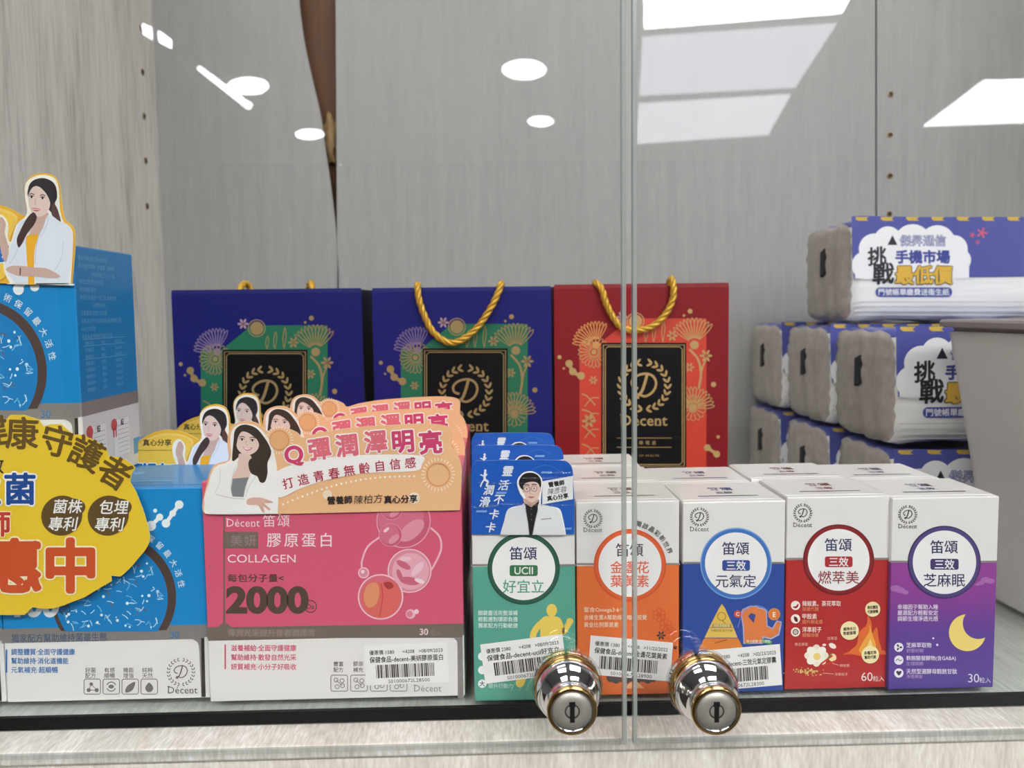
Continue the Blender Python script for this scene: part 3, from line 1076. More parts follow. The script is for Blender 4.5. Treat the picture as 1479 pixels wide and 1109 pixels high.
for k in range(4):
    a.line([(486, 392 + k * 16), (rx + 60, 392 + k * 16)], 2.5, (206, 206, 206), 2)
a.on('printed_film/wrapper_lettering')
B = (62, 72, 150)
a.poly([(626, 150), (644, 186), (608, 186)], (30, 32, 50), 4)
a.text('傑昇通信', 736, 170, 42, B, 4, 0, 0.045, sp=1.0)
a.text('傑昇通信', 736, 170, 42, (226, 226, 236), 5, 0, -0.005)
a.text('手機市場', 736, 229, 50, B, 4, 0, 0.045)
a.text('最低價', 740, 295, 70, (40, 40, 60), 4, 0, 0.075)
a.text('最低價', 740, 295, 70, (222, 178, 66), 5, 0, 0.035)
a.text('挑', 570, 226, 70, (36, 36, 42), 4, -6, 0.03, shear=0.1)
a.text('戰', 592, 290, 80, (36, 36, 42), 4, -4, 0.03, shear=0.1)
a.poly(rrect(565, 340, 843, 374, 16), B, 4)
a.text('門號帳單繳費送衛生紙', 704, 357, 26, (236, 236, 240), 5, 0, 0.015)
for x, y, r in ((952, 142, 20), (916, 150, 11), (936, 176, 9)):
    for k in range(5):
        a.line([(x, y), (x + r * math.cos(R(72 * k)), y + r * math.sin(R(72 * k)))], r * .32, (214, 96, 116), 4)
a.build(proto_t)
# finger slot in the wrapper end
sl = obj('end_slot', [(-tw / 2 - 0.0030, td * .5 - .004, .058), (-tw / 2 - 0.0030, td * .5 + .006, .054), (-tw / 2 - 0.0030, td * .5 + .006, .082), (-tw / 2 - 0.0030, td * .5 - .004, .086),
                     (-tw / 2 + 0.002, td * .5 - .004, .058), (-tw / 2 + 0.002, td * .5 + .006, .054), (-tw / 2 + 0.002, td * .5 + .006, .082), (-tw / 2 + 0.002, td * .5 - .004, .086)],
         [(0, 1, 2, 3), (4, 5, 6, 7), (0, 1, 5, 4), (1, 2, 6, 5), (2, 3, 7, 6), (3, 0, 4, 7)], ink((30, 28, 34), 0.6), proto_t)
XT = tl + tw / 2
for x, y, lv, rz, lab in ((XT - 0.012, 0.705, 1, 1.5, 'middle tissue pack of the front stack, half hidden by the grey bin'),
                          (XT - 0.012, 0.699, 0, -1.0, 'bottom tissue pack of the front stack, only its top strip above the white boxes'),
                          (XT - 0.014, 0.838, 1, 0.6, 'tissue pack directly under the topmost one, shade-toned end showing'),
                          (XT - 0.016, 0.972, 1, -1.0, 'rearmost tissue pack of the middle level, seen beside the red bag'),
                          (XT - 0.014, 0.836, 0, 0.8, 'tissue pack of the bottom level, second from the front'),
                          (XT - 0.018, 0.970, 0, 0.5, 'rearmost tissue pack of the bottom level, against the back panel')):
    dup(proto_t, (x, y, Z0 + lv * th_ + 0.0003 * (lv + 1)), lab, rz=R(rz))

# ================================================================== grey bin
bn = thing('plastic_bin', (0.512, 0.585, Z0 + 0.0003), 'light grey tapered plastic bin at the right edge, in front of the tissue packs', 'bin', rz=R(4))
P_ = []


def rr3(hx, hy, r, z, n=6):
    return [(x, y, z) for x, y in rrect(-hx, -hy, hx, hy, r, n)]


hb = at(1375, 462, 0.64).z - Z0
rings = [rr3(0.086, 0.056, 0.010, 0), rr3(0.0872, 0.0572, 0.012, 0.002), rr3(0.118, 0.080, 0.014, hb - 0.012), rr3(0.118, 0.080, 0.014, hb - 0.010)]
lip = [rr3(0.1182, 0.0802, 0.014, hb - 0.007), rr3(0.124, 0.086, 0.016, hb - 0.006), rr3(0.1245, 0.0865, 0.016, hb - 0.002), rr3(0.123, 0.085, 0.016, hb),
       rr3(0.1165, 0.0785, 0.013, hb), rr3(0.1155, 0.0775, 0.013, hb - 0.01)]
inner = [rr3(0.1155, 0.0775, 0.013, hb - 0.01), rr3(0.084, 0.054, 0.010, 0.004)]


def loft(rs, cap0=False, cap1=False):
    vs, fs = [], []
    n = len(rs[0])
    for r_ in rs: vs += r_
    for k in range(len(rs) - 1):
        for q in range(n):
            fs.append((k * n + q, k * n + (q + 1) % n, (k + 1) * n + (q + 1) % n, (k + 1) * n + q))
    if cap0: fs.append(tuple(range(n)))
    if cap1: fs.append(tuple((len(rs) - 1) * n + q for q in range(n)))
    return vs, fs


GREYP = ink((212, 211, 207), 0.4)
obj('bin_body', *loft(rings + inner[:0], True), GREYP, bn)
obj('inner_liner', *loft(inner, False, True), GREYP, bn)
obj('rim', *loft(lip), ink((150, 142, 142), 0.4), bn)

# ================================================================== cartons
YF = 0.49
YFRONT = 0.49
C6 = (670, 600, 0.3787)
C7 = (960, 660, 0.35091)
NAVYINK = (40, 46, 92)


def carton(name, corners, depth, split_py, top_mat, low_mat, label, cat, group):
    """corners: frame pixels (xl, xr, y_top, y_bottom) of the front face"""
    global YF
    xl, xr, yt, yb = corners
    d = ray((xl + xr) / 2, yb)
    YF = Y = round(d.y * (Z0 - CAM_POS.z) / d.z, 4)
    ym = (yt + yb) / 2
    l, r = at(xl, ym, Y).x, at(xr, ym, Y).x
    h = at((xl + xr) / 2, yt, Y).z - Z0 - 0.0003
    cx = (l + r) / 2
    w = r - l
    t = thing(name, (cx, Y, Z0 + 0.0003), label, cat, group)
    bm = box_bm(-w / 2, w / 2, 0, depth, 0, h, 0.0007, 2)
    zs = []
    if not isinstance(split_py, (list, tuple)): split_py = [split_py]
    if split_py[0] is not None:
        for sp_ in split_py:
            z = at((xl + xr) / 2, sp_, Y).z - Z0 - 0.0003
            bmesh.ops.bisect_plane(bm, geom=bm.verts[:] + bm.edges[:] + bm.faces[:], plane_co=(0, 0, z), plane_no=(0, 0, 1))
            zs.append(z)
        for f in bm.faces:
            c = f.calc_center_median()
            f.material_index = sum(1 for z in zs if c.z < z)
    mats = [top_mat] + (low_mat if isinstance(low_mat, list) else [low_mat])
    b = from_bm('carton_body', bm, mats, t)
    return t, cx, w, h


def top_print(t, w, h, depth, col, flap=None):
    """lid seam and the small print on the carton lid"""
    V, Fc = [], []

    def q(x0, y0, x1, y1):
        i = len(V)
        V.extend([(x0, y0, h + 0.0001), (x1, y0, h + 0.0001), (x1, y1, h + 0.0001), (x0, y1, h + 0.0001)])
        Fc.append((i, i + 1, i + 2, i + 3))
    for s, sz, yy in (('笛頌', 0.0085, 0.62), ('三效', 0.006, 0.42)):
        vs, fs = glyphs(s, 0.02)
        lo, hi = vs.min(0), vs.max(0)
        i = len(V)
        V.extend([((x - (lo[0] + hi[0]) / 2) * sz, depth * yy + (y - 0.4) * sz, h + 0.0001) for x, y in vs])
        Fc.extend([tuple(i + k for k in f) for f in fs])
    q(-w * .3, depth * .24, w * .3, depth * .27)
    o = obj('lid_print', V, Fc, ink(col), t)
    o2 = obj('lid_flap', *[[(-w / 2 + .0012, depth * .10, h + .00025), (w / 2 - .0012, depth * .10, h + .00025), (w / 2 - .002, depth - .001, h + .00035),
                             (-w / 2 + .002, depth - .001, h + .00035), (-w / 2 + .0012, depth * .10, h), (w / 2 - .0012, depth * .10, h),
                             (w / 2 - .002, depth - .001, h), (-w / 2 + .002, depth - .001, h)], [(0, 1, 2, 3), (0, 1, 5, 4), (1, 2, 6, 5), (2, 3, 7, 6), (3, 0, 4, 7)]][0:2],
              flap or WHITE, t)
    for v in o.data.vertices: v.co.z += 0.0004
    return o


def badge(a, x, y, r, ring_col, ring2, l1, pill, l3, c3, pill_col, k=1.0, two=None):
    a.on('round_badge', 'white round name badge with a coloured ring')
    a.disc(x, y, r, ring2, 4, n=64)
    a.disc(x, y, r * .965, ring_col, 5, n=64)
    a.disc(x, y, r * .87, (240, 239, 239), 6, n=64)
    a.on('round_badge/badge_lettering')
    a.text(l1, x - 2, y - 62 * k, 57 * k, NAVYINK if two is None else (60, 52, 60), 7, 0, 0.012)
    if pill:
        a.poly(rrect(x - 57 * k, y - 14 * k, x + 57 * k, y + 30 * k, 9 * k), pill_col, 7)
        a.text(pill, x, y + 8 * k, 41 * k, (236, 236, 238), 8, 0, 0.02 if pill != 'UCII' else 0.015, sp=1.02)
        a.text(l3, x - 1, y + 72 * k, 57 * k, c3, 7, 0, 0.008)
    else:
        a.text(two[0], x - 1, y + 8 * k, 53 * k, c3, 7, 0, 0.012)
        a.text(two[1], x - 1, y + 64 * k, 53 * k, c3, 7, 0, 0.012)


def logo(a, x, y, r, ty, size):
    a.on('brand_logo')
    a.wreath(x, y, r, (74, 72, 76), 3)
    a.brand(x, ty, size, (74, 72, 76), 3)


SMALL = 'small supplement boxes on the right half of the shelf'
DEP = 0.0525

# ---- green box
tg, cx, w, h = carton('supplement_box', (683, 831, 727, 1012), DEP, 817, WHITE, ink((88, 164, 146), 0.4, 0, .25),
                      'green and white supplement box with a blue header card, front of its row', 'supplement box', SMALL)
green = tg
a = Art(YF, cx, Z0 + 0.0003).crop(*C6)
a.on('foil_line'); a.rect(27, 566, 428, 574, FOIL, 2)
badge(a, 228, 583, 138, (44, 92, 74), (36, 78, 62), '笛頌', 'UCII', '好宜立', (76, 158, 134), (52, 116, 72), 0.94)
a.on('claims_text')
for i, s in enumerate(('關鍵靈活完整滋補', '輕鬆應對環節負擔', '獨家配方行動敏捷')):
    a.text(s, 130, 752 + i * 24, 20, (226, 240, 234), 3, 0, 0.01, wid=156)
a.on('runner_illustration')
Yl = (236, 206, 96)
a.disc(335, 742, 20, Yl, 3, 24)
a.poly(sm([(296, 776), (330, 764), (366, 772), (372, 800), (358, 850), (352, 905), (300, 905), (292, 850)], 4), Yl, 3)
for P_, w_ in (([(304, 784), (280, 806), (264, 836), (268, 862)], 24), ([(362, 784), (372, 812), (378, 826), (402, 790)], 22),
               ([(335, 895), (340, 930), (318, 965), (330, 1000)], 34), ([(308, 895), (276, 930), (240, 958), (214, 1020)], 32)):
    a.line(sm(P_, 5, False), w_, Yl, 4)
    a.disc(*P_[-1], w_ * .5, Yl, 5, n=16); a.disc(*P_[0], w_ * .5, Yl, 5, n=16)
a.disc(404, 784, 13, Yl, 5, n=16)
for k_ in range(5):
    a.line(sm([(180 + 30 * k_, 1050), (200 + 26 * k_, 1012), (240 + 20 * k_, 985)], 4, False), 5, (110, 190, 150), 2)
for i_, y in enumerate((918, 970, 1022)):
    a.on('claim_icon#%d' % i_); a.disc(70, y, 16, (236, 242, 240), 3)
a.text('大', 70, 1022, 22, (40, 60, 52), 4, 0, .02)
a.text('提升行動力', 140, 1030, 19, (210, 232, 224), 3)
a.text('幫助循環', 134, 976, 19, (210, 232, 224), 3)
a.sticker((62, 872), (375, 832), (82, 1022), '優惠價 2380      <4208   >08/09/2023', '保健食品-decent-ucii好宜立', 'S01000672L28500')
a.build(tg)
top_print(tg, w, h, DEP, (90, 110, 104))
# header card
CU = (680, 640, 0.12628)
BLU = ink((28, 92, 190), 0.3, 0, .4)
hc = card('header_card', [(8, 1034), (8, 300), (24, 255), (60, 195)] + sm([(60, 195), (600, 186), (1020, 190), (1110, 215), (1150, 265), (1165, 330)], 3, False) + [(1182, 700), (1182, 1034)],
          YF, cx, Z0 + 0.0003, CU, BLU, ink((210, 220, 235)), tg, 0.0005, -0.0016)
hc['label'] = 'blue header card folded over the lid'
a = Art(YF, cx, Z0 + 0.0003, 29).crop(*CU)
a.on('portrait_print', 'printed half figure in a white coat and black shirt', 3)
man_glasses(a)
a.on('header_lettering')
Wt = (226, 234, 246)
for s, x, y, z in (('靈', 420, 310, 128), ('活', 375, 470, 125), ('不', 325, 635, 122), ('卡', 268, 800, 118), ('卡', 228, 950, 120), ('潤', 208, 525, 122), ('滑', 160, 660, 125)):
    a.text(s, x, y, z, Wt, 2, 0, 0.02, shear=0.22)
for x, y in ((350, 558), (125, 768), (865, 155 + 170), (1090, 965)):
    a.poly([(x - 58, y - 12), (x + 62, y - 12), (x + 54, y + 12), (x - 66, y + 12)], (120, 166, 220), 2)
a.disc(166, 305, 14, Wt, 2)
a.line(sm([(165, 320), (158, 400), (195, 430), (180, 470)], 3, False), 26, Wt, 2)
a.line(sm([(160, 400), (130, 440), (110, 490)], 3, False), 16, Wt, 2)
a.line([(110, 350), (160, 372), (190, 345)], 14, Wt, 2)
a.line(sm([(690, 300), (800, 250), (900, 250), (1020, 310)], 4, False), 4, (80, 140, 220), 2)
a.poly([(815, 425), (1165, 365), (1165, 630), (815, 690)], (232, 234, 236), 2)
a.text('營養師', 975, 452, 62, (40, 40, 46), 4, -9, 0.035)
a.text('陳彥蓉', 985, 530, 74, (60, 60, 66), 4, -9, -0.004, shear=0.2)
a.text('真心分享', 990, 605, 62, (40, 40, 46), 4, -9, 0.035)
a.build(tg, -0.0004)
# creases of the clear shrink film over the header card
film = glass('shrink_film', (0.99, 0.99, 0.99, 1), 0.06)
for P_ in ([(80, 438), (300, 444), (600, 440)], [(550, 380), (800, 384), (1150, 362)], [(130, 686), (500, 676), (800, 690), (1170, 690)], [(880, 328), (1000, 322), (1150, 324)], [(0, 702), (130, 712), (330, 690)]):
    q = [Vector((a.loc(*p)[0], -0.0040, a.loc(*p)[1])) for p in sm(P_, 6, False)]
    n_ = len(q)
    vs_, fs_ = tube(q, 0.0005, 10)
    vs_ = []
    for i_, p in enumerate(q):
        rr = 0.0006 * math.sin(math.pi * (i_ + 0.3) / (n_ - 0.4)) + 0.00008
        for k_ in range(10):
            t_ = 2 * math.pi * k_ / 10
            vs_.append((p.x, p.y + rr * 0.5 * math.cos(t_), p.z + rr * math.sin(t_)))
    obj('film_crease', vs_, fs_, film, tg, None, True)
for r_, lab in ((1, 'green and white supplement box with a blue header card, second in its row'),
                (2, 'green and white supplement box with a blue header card, last in its row')):
    dup(green, (cx + (0, -0.001, -0.003)[r_], YF + r_ * (DEP + 0.0015), Z0 + 0.0003), lab,
        only=('carton_body', 'header_card', 'portrait_print', 'header_lettering', 'lid_print', 'lid_flap'))


def row(root, n, words, cx, dx=0.0, step=DEP + 0.0012):
    for r_ in range(1, n):
        dup(root, (cx + dx * r_, root.location.y + r_ * step, root.location.z), words[r_ - 1],
            only=('carton_body', 'lid_print', 'lid_flap'))


# ---- orange box
to, cx, w, h = carton('supplement_box', (833, 981, 724, 1004), DEP, 816, WHITE, ink((232, 116, 56), 0.4, 0, .25),
                      'orange and white supplement box seen behind the gap between the glass doors', 'supplement box', SMALL)
a = Art(YF, cx, Z0 + 0.0003).crop(*C6)
a.on('foil_line'); a.rect(432, 562, 824, 570, FOIL, 2)
logo(a, 492, 393, 35, 436, 24)
badge(a, 633, 570, 138, (228, 100, 54), (214, 84, 44), '笛頌', None, None, (224, 98, 62), None, 0.94, ('金盞花', '葉黃素'))
a.on('slogan_text'); a.arc_text('開啟晶彩新世界', 633, 570, 160, -78, -20, 24, (60, 56, 60), 3, 0.01)
a.on('claims_text')
for i, (s, wd) in enumerate((('富含Omega3·6·9', 156), ('含維生素A幫助維持暗處視覺', 250), ('黃金比例葉黃素', 136))):
    a.text(s, 458, 741 + i * 28, 21, (250, 222, 196), 3, 0, 0.01, wid=wd, al='L')
a.on('flower_illustration')
for k_ in range(9):
    a.disc(560 + k_ * 20, 1000 + (k_ % 2) * 6, 16, (88, 76, 76), 3, n=14)
star(a, 752, 838, 18, (60, 50, 50), 3)
a.disc(806, 884, 7, (60, 50, 50), 3, n=12)
for x, y in ((745, 760), (790, 830), (770, 800)):
    flower(a, x, y, 24, 6, (214, 88, 44), 2, 0, 360, 2.5)
a.poly(sm([(612, 1040), (650, 1010), (688, 1040)], 4, False), (244, 180, 136), 3)
a.sticker((483, 837), (797, 865), (473, 985), '優惠價 1380      <4208   >11/22/2022', '保健食品-decent-金盞花葉黃素', 'S01000672L28900')
a.build(to)
top_print(to, w, h, DEP, (120, 96, 90))
row(to, 3, ('white box lid directly behind the orange front box', 'white box lid farthest back in the orange row'), cx, -0.002)

# ---- blue box
tb, cx, w, h = carton('supplement_box', (986, 1133, 724, 1000), DEP, 813, WHITE, ink((44, 76, 158), 0.4, 0, .25),
                      'blue and white supplement box behind the right lock', 'supplement box', SMALL)
a = Art(YF, cx, Z0 + 0.0003).crop(*C7)
a.on('foil_line'); a.rect(77, 431, 495, 439, FOIL, 2)
logo(a, 143, 246, 38, 296, 26)
badge(a, 293, 437, 147, (62, 116, 192), (120, 166, 222), '笛頌', '三效', '元氣定', NAVYINK, (46, 76, 150))
a.on('benefit_illustration')
a.poly([(223, 622), (235, 604), (248, 622), (283, 700), (183, 700)], (228, 190, 84), 3)
a.poly([(183, 702), (283, 702), (300, 742), (164, 742)], (232, 196, 96), 3)
a.poly([(163, 745), (302, 745), (330, 800), (136, 800)], (224, 132, 56), 3)
a.ring(234, 655, 18, 3, (150, 110, 40), 4)
a.line([(236, 672), (250, 684)], 3, (150, 110, 40), 4)
a.rect(196, 686, 274, 700, (170, 140, 70), 4)
a.text('關鍵滋補精華', 235, 693, 14, (250, 236, 180), 5, wid=70)
a.text('牛磺加倍·活力升級', 234, 713, 12, (110, 80, 30), 5, wid=90)
a.line(sm([(205, 765), (230, 758), (255, 752)], 3, False), 4, (150, 80, 30), 4)
a.poly([(316, 640), (324, 628), (350, 616), (376, 614), (384, 622), (404, 626), (416, 634), (417, 668), (419, 696), (444, 708), (458, 684), (462, 676), (476, 680), (475, 690), (466, 728), (436, 744), (402, 736), (398, 764), (328, 764), (326, 700)], (226, 128, 70), 4)
a.poly([(312, 640), (320, 625), (350, 611), (378, 609), (386, 617), (406, 621), (421, 632), (422, 668), (423, 692), (442, 702), (456, 678), (461, 671), (481, 676), (480, 692), (471, 732), (437, 750), (407, 743), (403, 768), (323, 768), (321, 702)], (170, 176, 216), 3)
a.poly([(342, 654), (356, 640), (374, 648), (366, 682)], (60, 76, 140), 5)
a.line(sm([(300, 700), (322, 640), (360, 612), (410, 620), (436, 660)], 4, False), 3, (120, 150, 220), 5)
a.disc(300, 645, 15, (214, 82, 60), 5); a.text('C', 300, 645, 20, (250, 240, 230), 6, 0, .02)
a.disc(450, 646, 25, (214, 150, 70), 5); a.disc(450, 646, 21, (226, 120, 56), 6); a.text('E', 450, 647, 28, (250, 240, 220), 7, 0, .02)
a.line(sm([(330, 762), (380, 752), (440, 764)], 4, False), 16, (90, 160, 90), 4)
a.text('瑪卡精華·活力體驗', 385, 757, 13, (230, 244, 224), 6, wid=104)
a.sticker((150, 796), (473, 768), (160, 964), '優惠價 1380      <4208   >02/23/2023', '保健食品-decent-三效元氣定膠囊', 'S01000672L28300')
a.build(tb)
top_print(tb, w, h, DEP, (70, 80, 130))
row(tb, 2, ('white box lid directly behind the blue front box',), cx, -0.004)

# ---- red box
tr_, cx, w, h = carton('supplement_box', (1135, 1283, 717, 995), DEP, 807.5, WHITE, ink((182, 44, 44), 0.4, 0, .25),
                       'red and white supplement box between the blue and the purple one', 'supplement box', SMALL)
a = Art(YF, cx, Z0 + 0.0003).crop(*C7)
a.on('foil_line'); a.rect(499, 414, 922, 423, FOIL, 2)
logo(a, 568, 230, 38, 279, 26)
badge(a, 715, 422, 146, (138, 34, 40), (112, 24, 30), '笛頌', '三效', '燃萃美', (140, 34, 44), (176, 44, 48))
Cr = (246, 234, 224)
for i_, y in enumerate((610, 665, 719)): a.on('claim_icon#%d' % i_).disc(538, y, 19, Cr, 3, n=28)
a.on('claim_icon#0'); a.poly(sm([(526, 616), (540, 612), (548, 602), (550, 612), (540, 622)], 4), (150, 40, 36), 4)
a.on('claim_icon#1'); a.poly(sm([(532, 655), (545, 662), (546, 678), (534, 672)], 4), (90, 30, 30), 4)
a.on('claim_icon#2'); a.ring(538, 719, 12, 4, (90, 40, 40), 4); a.ring(538, 719, 5, 2, (90, 40, 40), 4)
a.on('claims_text')
for s, x, y, c, sz, wd in (('辣椒素、茶花萃取', 566, 602, (248, 226, 216), 24, 164), ('加速代謝', 566, 624, (226, 140, 104), 18, 70), ('甲殼素', 566, 655, (248, 226, 216), 24, 62),
                           ('提升飽足感', 566, 677, (226, 140, 104), 18, 86), ('洋車前子', 566, 709, (248, 226, 216), 24, 80), ('順暢排便', 566, 732, (226, 140, 104), 18, 68)):
    a.text(s, x, y, sz, c, 3, 0, 0.012, wid=wd, al='L')
a.on('quantity_text'); a.text('60', 832, 903, 50, (246, 236, 230), 3, 0, -0.005); a.text('粒入', 880, 911, 24, (246, 226, 220), 3)
a.on('flame_illustration')
a.poly(sm([(760, 800), (790, 770), (800, 720), (830, 690), (836, 650), (852, 690), (850, 730), (872, 700), (880, 750), (890, 800), (840, 820), (790, 815)], 4), (226, 110, 50), 3)
a.poly(sm([(800, 800), (812, 765), (840, 720), (842, 690), (858, 740), (868, 770), (866, 800), (835, 812)], 4), (240, 170, 70), 4)
a.poly(sm([(822, 800), (836, 770), (846, 750), (856, 785), (850, 802)], 4), (250, 220, 130), 5)
a.poly([(730, 812), (780, 790), (905, 795), (915, 812)], (222, 100, 54), 2)
for x, y, r_, s1, s2 in ((855, 625, 31, '降低體脂', '代謝順暢'), (760, 713, 38, '維持水分', '熱能循環'), (845, 812, 36, '多種花萃', '幫助代謝')):
    a.disc(x, y, r_, (246, 232, 180), 6, n=32)
    a.text(s1, x, y - 8, 15, (60, 36, 30), 7, -4, 0.03, wid=r_ * 1.4)
    a.text(s2, x, y + 10, 15, (60, 36, 30), 7, -4, 0.03, wid=r_ * 1.4)
a.on('flower_illustration')
for k_ in range(8):
    t_ = k_ * 45
    a.disc(624 + 26 * math.cos(R(t_)), 816 + 22 * math.sin(R(t_)), 24, (246, 240, 226) if k_ % 2 else (236, 226, 208), 3 + (k_ % 2), 18, t_, 18)
a.disc(626, 820, 15, (240, 208, 120), 5)
a.disc(690, 776, 16, (240, 232, 220), 4, 10, 30); a.disc(656, 772, 8, (240, 232, 220), 4, 5); a.disc(690, 824, 16, (240, 224, 170), 4)
a.line([(640, 852), (690, 815)], 7, (200, 50, 40), 5); a.line([(650, 858), (700, 838)], 6, (210, 60, 46), 5); a.line([(668, 830), (686, 808)], 5, (110, 140, 60), 5)
rnd = random.Random(5)
for _ in range(70):
    a.disc(592 + rnd.gauss(0, 28), 882 + rnd.gauss(0, 6), 4, rnd.choice(((222, 190, 110), (196, 160, 80), (236, 210, 140))), 4, 2.2, rnd.uniform(0, 180), 6)
for s, x, y in (('茶花萃取', 562, 770), ('白腎豆', 690, 745), ('辣椒素', 740, 857), ('洋車前子', 726, 893)):
    a.text(s, x, y, 14, (240, 196, 180), 3)
a.line([(690, 848), (716, 856)], 2, (240, 196, 180), 3); a.line([(650, 888), (695, 892)], 2, (240, 196, 180), 3)
a.build(tr_)
top_print(tr_, w, h, DEP, (120, 50, 60))
row(tr_, 2, ('white box lid directly behind the red front box',), cx, -0.005)

# ---- purple box
zp0, zp1 = 0.0, 0.085
tp, cx, w, h = carton('supplement_box', (1286, 1439, 718, 995), DEP, 811, WHITE,
                      graded('purple_blend', [(0.0, (84, 64, 146)), (0.45, (98, 64, 150)), (0.75, (140, 64, 150)), (1.0, (150, 68, 152))], zp0, zp1),
                      'purple and white supplement box with a yellow moon at the right end', 'supplement box', SMALL)
a = Art(YF, cx, Z0 + 0.0003).crop(*C7)
a.on('foil_line'); a.rect(927, 426, 1364, 434, FOIL, 2)
logo(a, 1000, 236, 38, 284, 26)
badge(a, 1150, 432, 150, (84, 70, 128), (58, 48, 96), '笛頌', '三效', '芝麻眠', NAVYINK, (72, 60, 112), 1.02)
a.on('cloud_illustration')
for x, y, r_ in ((950, 540, 22), (970, 548, 20), (990, 556, 14), (1320, 505, 20), (1340, 510, 18), (1300, 518, 14), (1285, 524, 8)):
    a.disc(x, y, r_, (174, 112, 180), 2, r_ * .6, 0, 20)
a.on('claims_text')
for i, s in enumerate(('幸福因子幫助入睡', '嚴選配方輕鬆安定', '調節生理淨透光感')):
    a.text(s, 1041, 616 + i * 24, 22, (234, 222, 240), 3, 0, 0.012, wid=170)
for s, x, y, c, sz, wd in (('芝麻萃取物', 994, 773, (236, 228, 244), 23, 106), ('舒壓好眠', 994, 796, (176, 150, 204), 17, 72), ('麩胺酸發酵物(含GABA)', 994, 828, (236, 228, 244), 21, 210),
                           ('生理調節', 994, 849, (176, 150, 204), 17, 72), ('天然型選酵母穀胱甘肽', 994, 881, (236, 228, 244), 23, 210), ('淨透美容', 994, 902, (176, 150, 204), 17, 70)):
    a.text(s, x, y, sz, c, 3, 0, 0.01, wid=wd, al='L')
for i_, y in enumerate((782, 835, 888)): a.on('claim_icon#%d' % i_).disc(963, y, 19, (240, 236, 244), 3, n=28)
a.on('claim_icon#0')
for t_ in (0, 120, 240): a.disc(963 + 8 * math.cos(R(t_)), 782 + 8 * math.sin(R(t_)), 6, (60, 50, 80), 4, 4, t_, 10)
a.on('claim_icon#1'); a.line(sm([(950, 838), (960, 830), (968, 838), (976, 832)], 3, False), 3, (90, 80, 110), 4)
a.on('claim_icon#2'); a.poly(sm([(963, 898), (952, 884), (957, 878), (963, 882), (969, 878), (974, 884)], 3), (50, 44, 70), 4)
a.on('moon_illustration', 'pale yellow crescent moon')
oc, oR = (1245, 722), 76
pts = [(oc[0] + oR * math.cos(R(t_)), oc[1] + oR * math.sin(R(t_))) for t_ in range(15, 266, 7)]
ic, iR = (1290, 684), 64
pts += [(ic[0] + iR * math.cos(R(t_)), ic[1] + iR * math.sin(R(t_))) for t_ in range(216, 62, -7)]
a.poly(pts, (240, 214, 120), 3)
a.disc(1105, 745, 4, (236, 228, 244), 3, n=8); a.disc(1121, 772, 5, (236, 228, 244), 3, n=8)
a.on('quantity_text'); a.text('30', 1271, 909, 50, (238, 230, 244), 3, 0, -0.005); a.text('粒入', 1318, 917, 24, (230, 222, 240), 3)
a.build(tp)
top_print(tp, w, h, DEP, (80, 70, 110))
row(tp, 2, ('white box lid directly behind the purple front box, its front edge catching the light',), cx, -0.007)

# ================================================================== pink collagen boxes
BIGD = 0.074
PINK = ink((216, 92, 122), 0.38, 0, .3)
C5 = (280, 700, 0.28853)
tc, cx, w, h = carton('collagen_box', (297, 669, 692, 1010), BIGD, (905, 921.5), PINK, [BRONZE, WHITE],
                      'pink collagen box at the front with a woman on its peach header card', 'supplement box', 'pink collagen boxes')
a = Art(YF, cx, Z0 + 0.0003).crop(*C5)
a.on('foil_trim', 'silver foil strip and margin lines')
a.poly([(68, 712), (120, 712)] + sm([(120, 712), (142, 690), (148, 660), (148, 150)], 4, False) + [(155, 150)] + sm([(155, 150), (157, 660), (165, 690), (190, 712)], 4, False) + [(1345, 694), (1345, 765), (68, 768)], BRONZE, 2)
a.poly([(1300, 766), (1345, 766), (1350, 1068), (1322, 1068), (1320, 800), (1316, 780)], FOIL, 3)
a.rect(146, 236, 322, 318, BRONZE, 2)
a.on('brand_lettering')
WT = (246, 226, 230)
a.brand(248, 190, 56, WT, 3)
a.text('笛頌', 413, 180, 66, WT, 3, 0, 0.0, sp=1.18)
a.text('美妍', 248, 278, 62, (176, 150, 150), 4, 0, -0.004, sp=1.25)
a.text('膠原蛋白', 528, 276, 75, WT, 3, 0, 0.008, sp=1.32)
a.text('COLLAGEN', 340, 369, 56, WT, 3, 0, 0.0, sp=1.02, wid=344)
a.on('dose_lettering', 'silver foil dose number')
a.text('每包分子量<', 310, 466, 43, DARKFOIL, 3, 0, 0.012, wid=284)
a.text('2000', 368, 576, 176, DARKFOIL, 3, 0, 0.045, wid=396)
a.ring(584, 608, 32, 4, DARKFOIL, 3); a.text('Da', 584, 609, 34, DARKFOIL, 3, 0, 0.01)
a.text('彈潤光采提升青春潤澤度', 390, 740, 40, (176, 152, 148), 4, 0, 0.0, wid=440)
a.text('30', 1152, 735, 44, (240, 214, 216), 4, 0, 0.02); a.text('包入', 1214, 740, 30, (170, 146, 140), 4)
a.on('bubble_illustration', 'pearly bubbles and a peach')
PK = [(196, 82, 112), (220, 130, 152), (232, 164, 180), (240, 196, 206)]


def bubble(x, y, r, l):
    a.disc(x, y, r, (238, 176, 192), l)
    a.disc(x, y, r * .965, (204, 92, 122), l + 1)
    a.disc(x - r * .1, y - r * .1, r * .85, (214, 112, 138), l + 2)
    a.poly(ell(x + r * .3, y + r * .35, r * .55, r * .28, -40), (228, 150, 170), l + 3)
    a.poly(ell(x - r * .35, y - r * .45, r * .3, r * .14, -40), (246, 206, 216), l + 3)


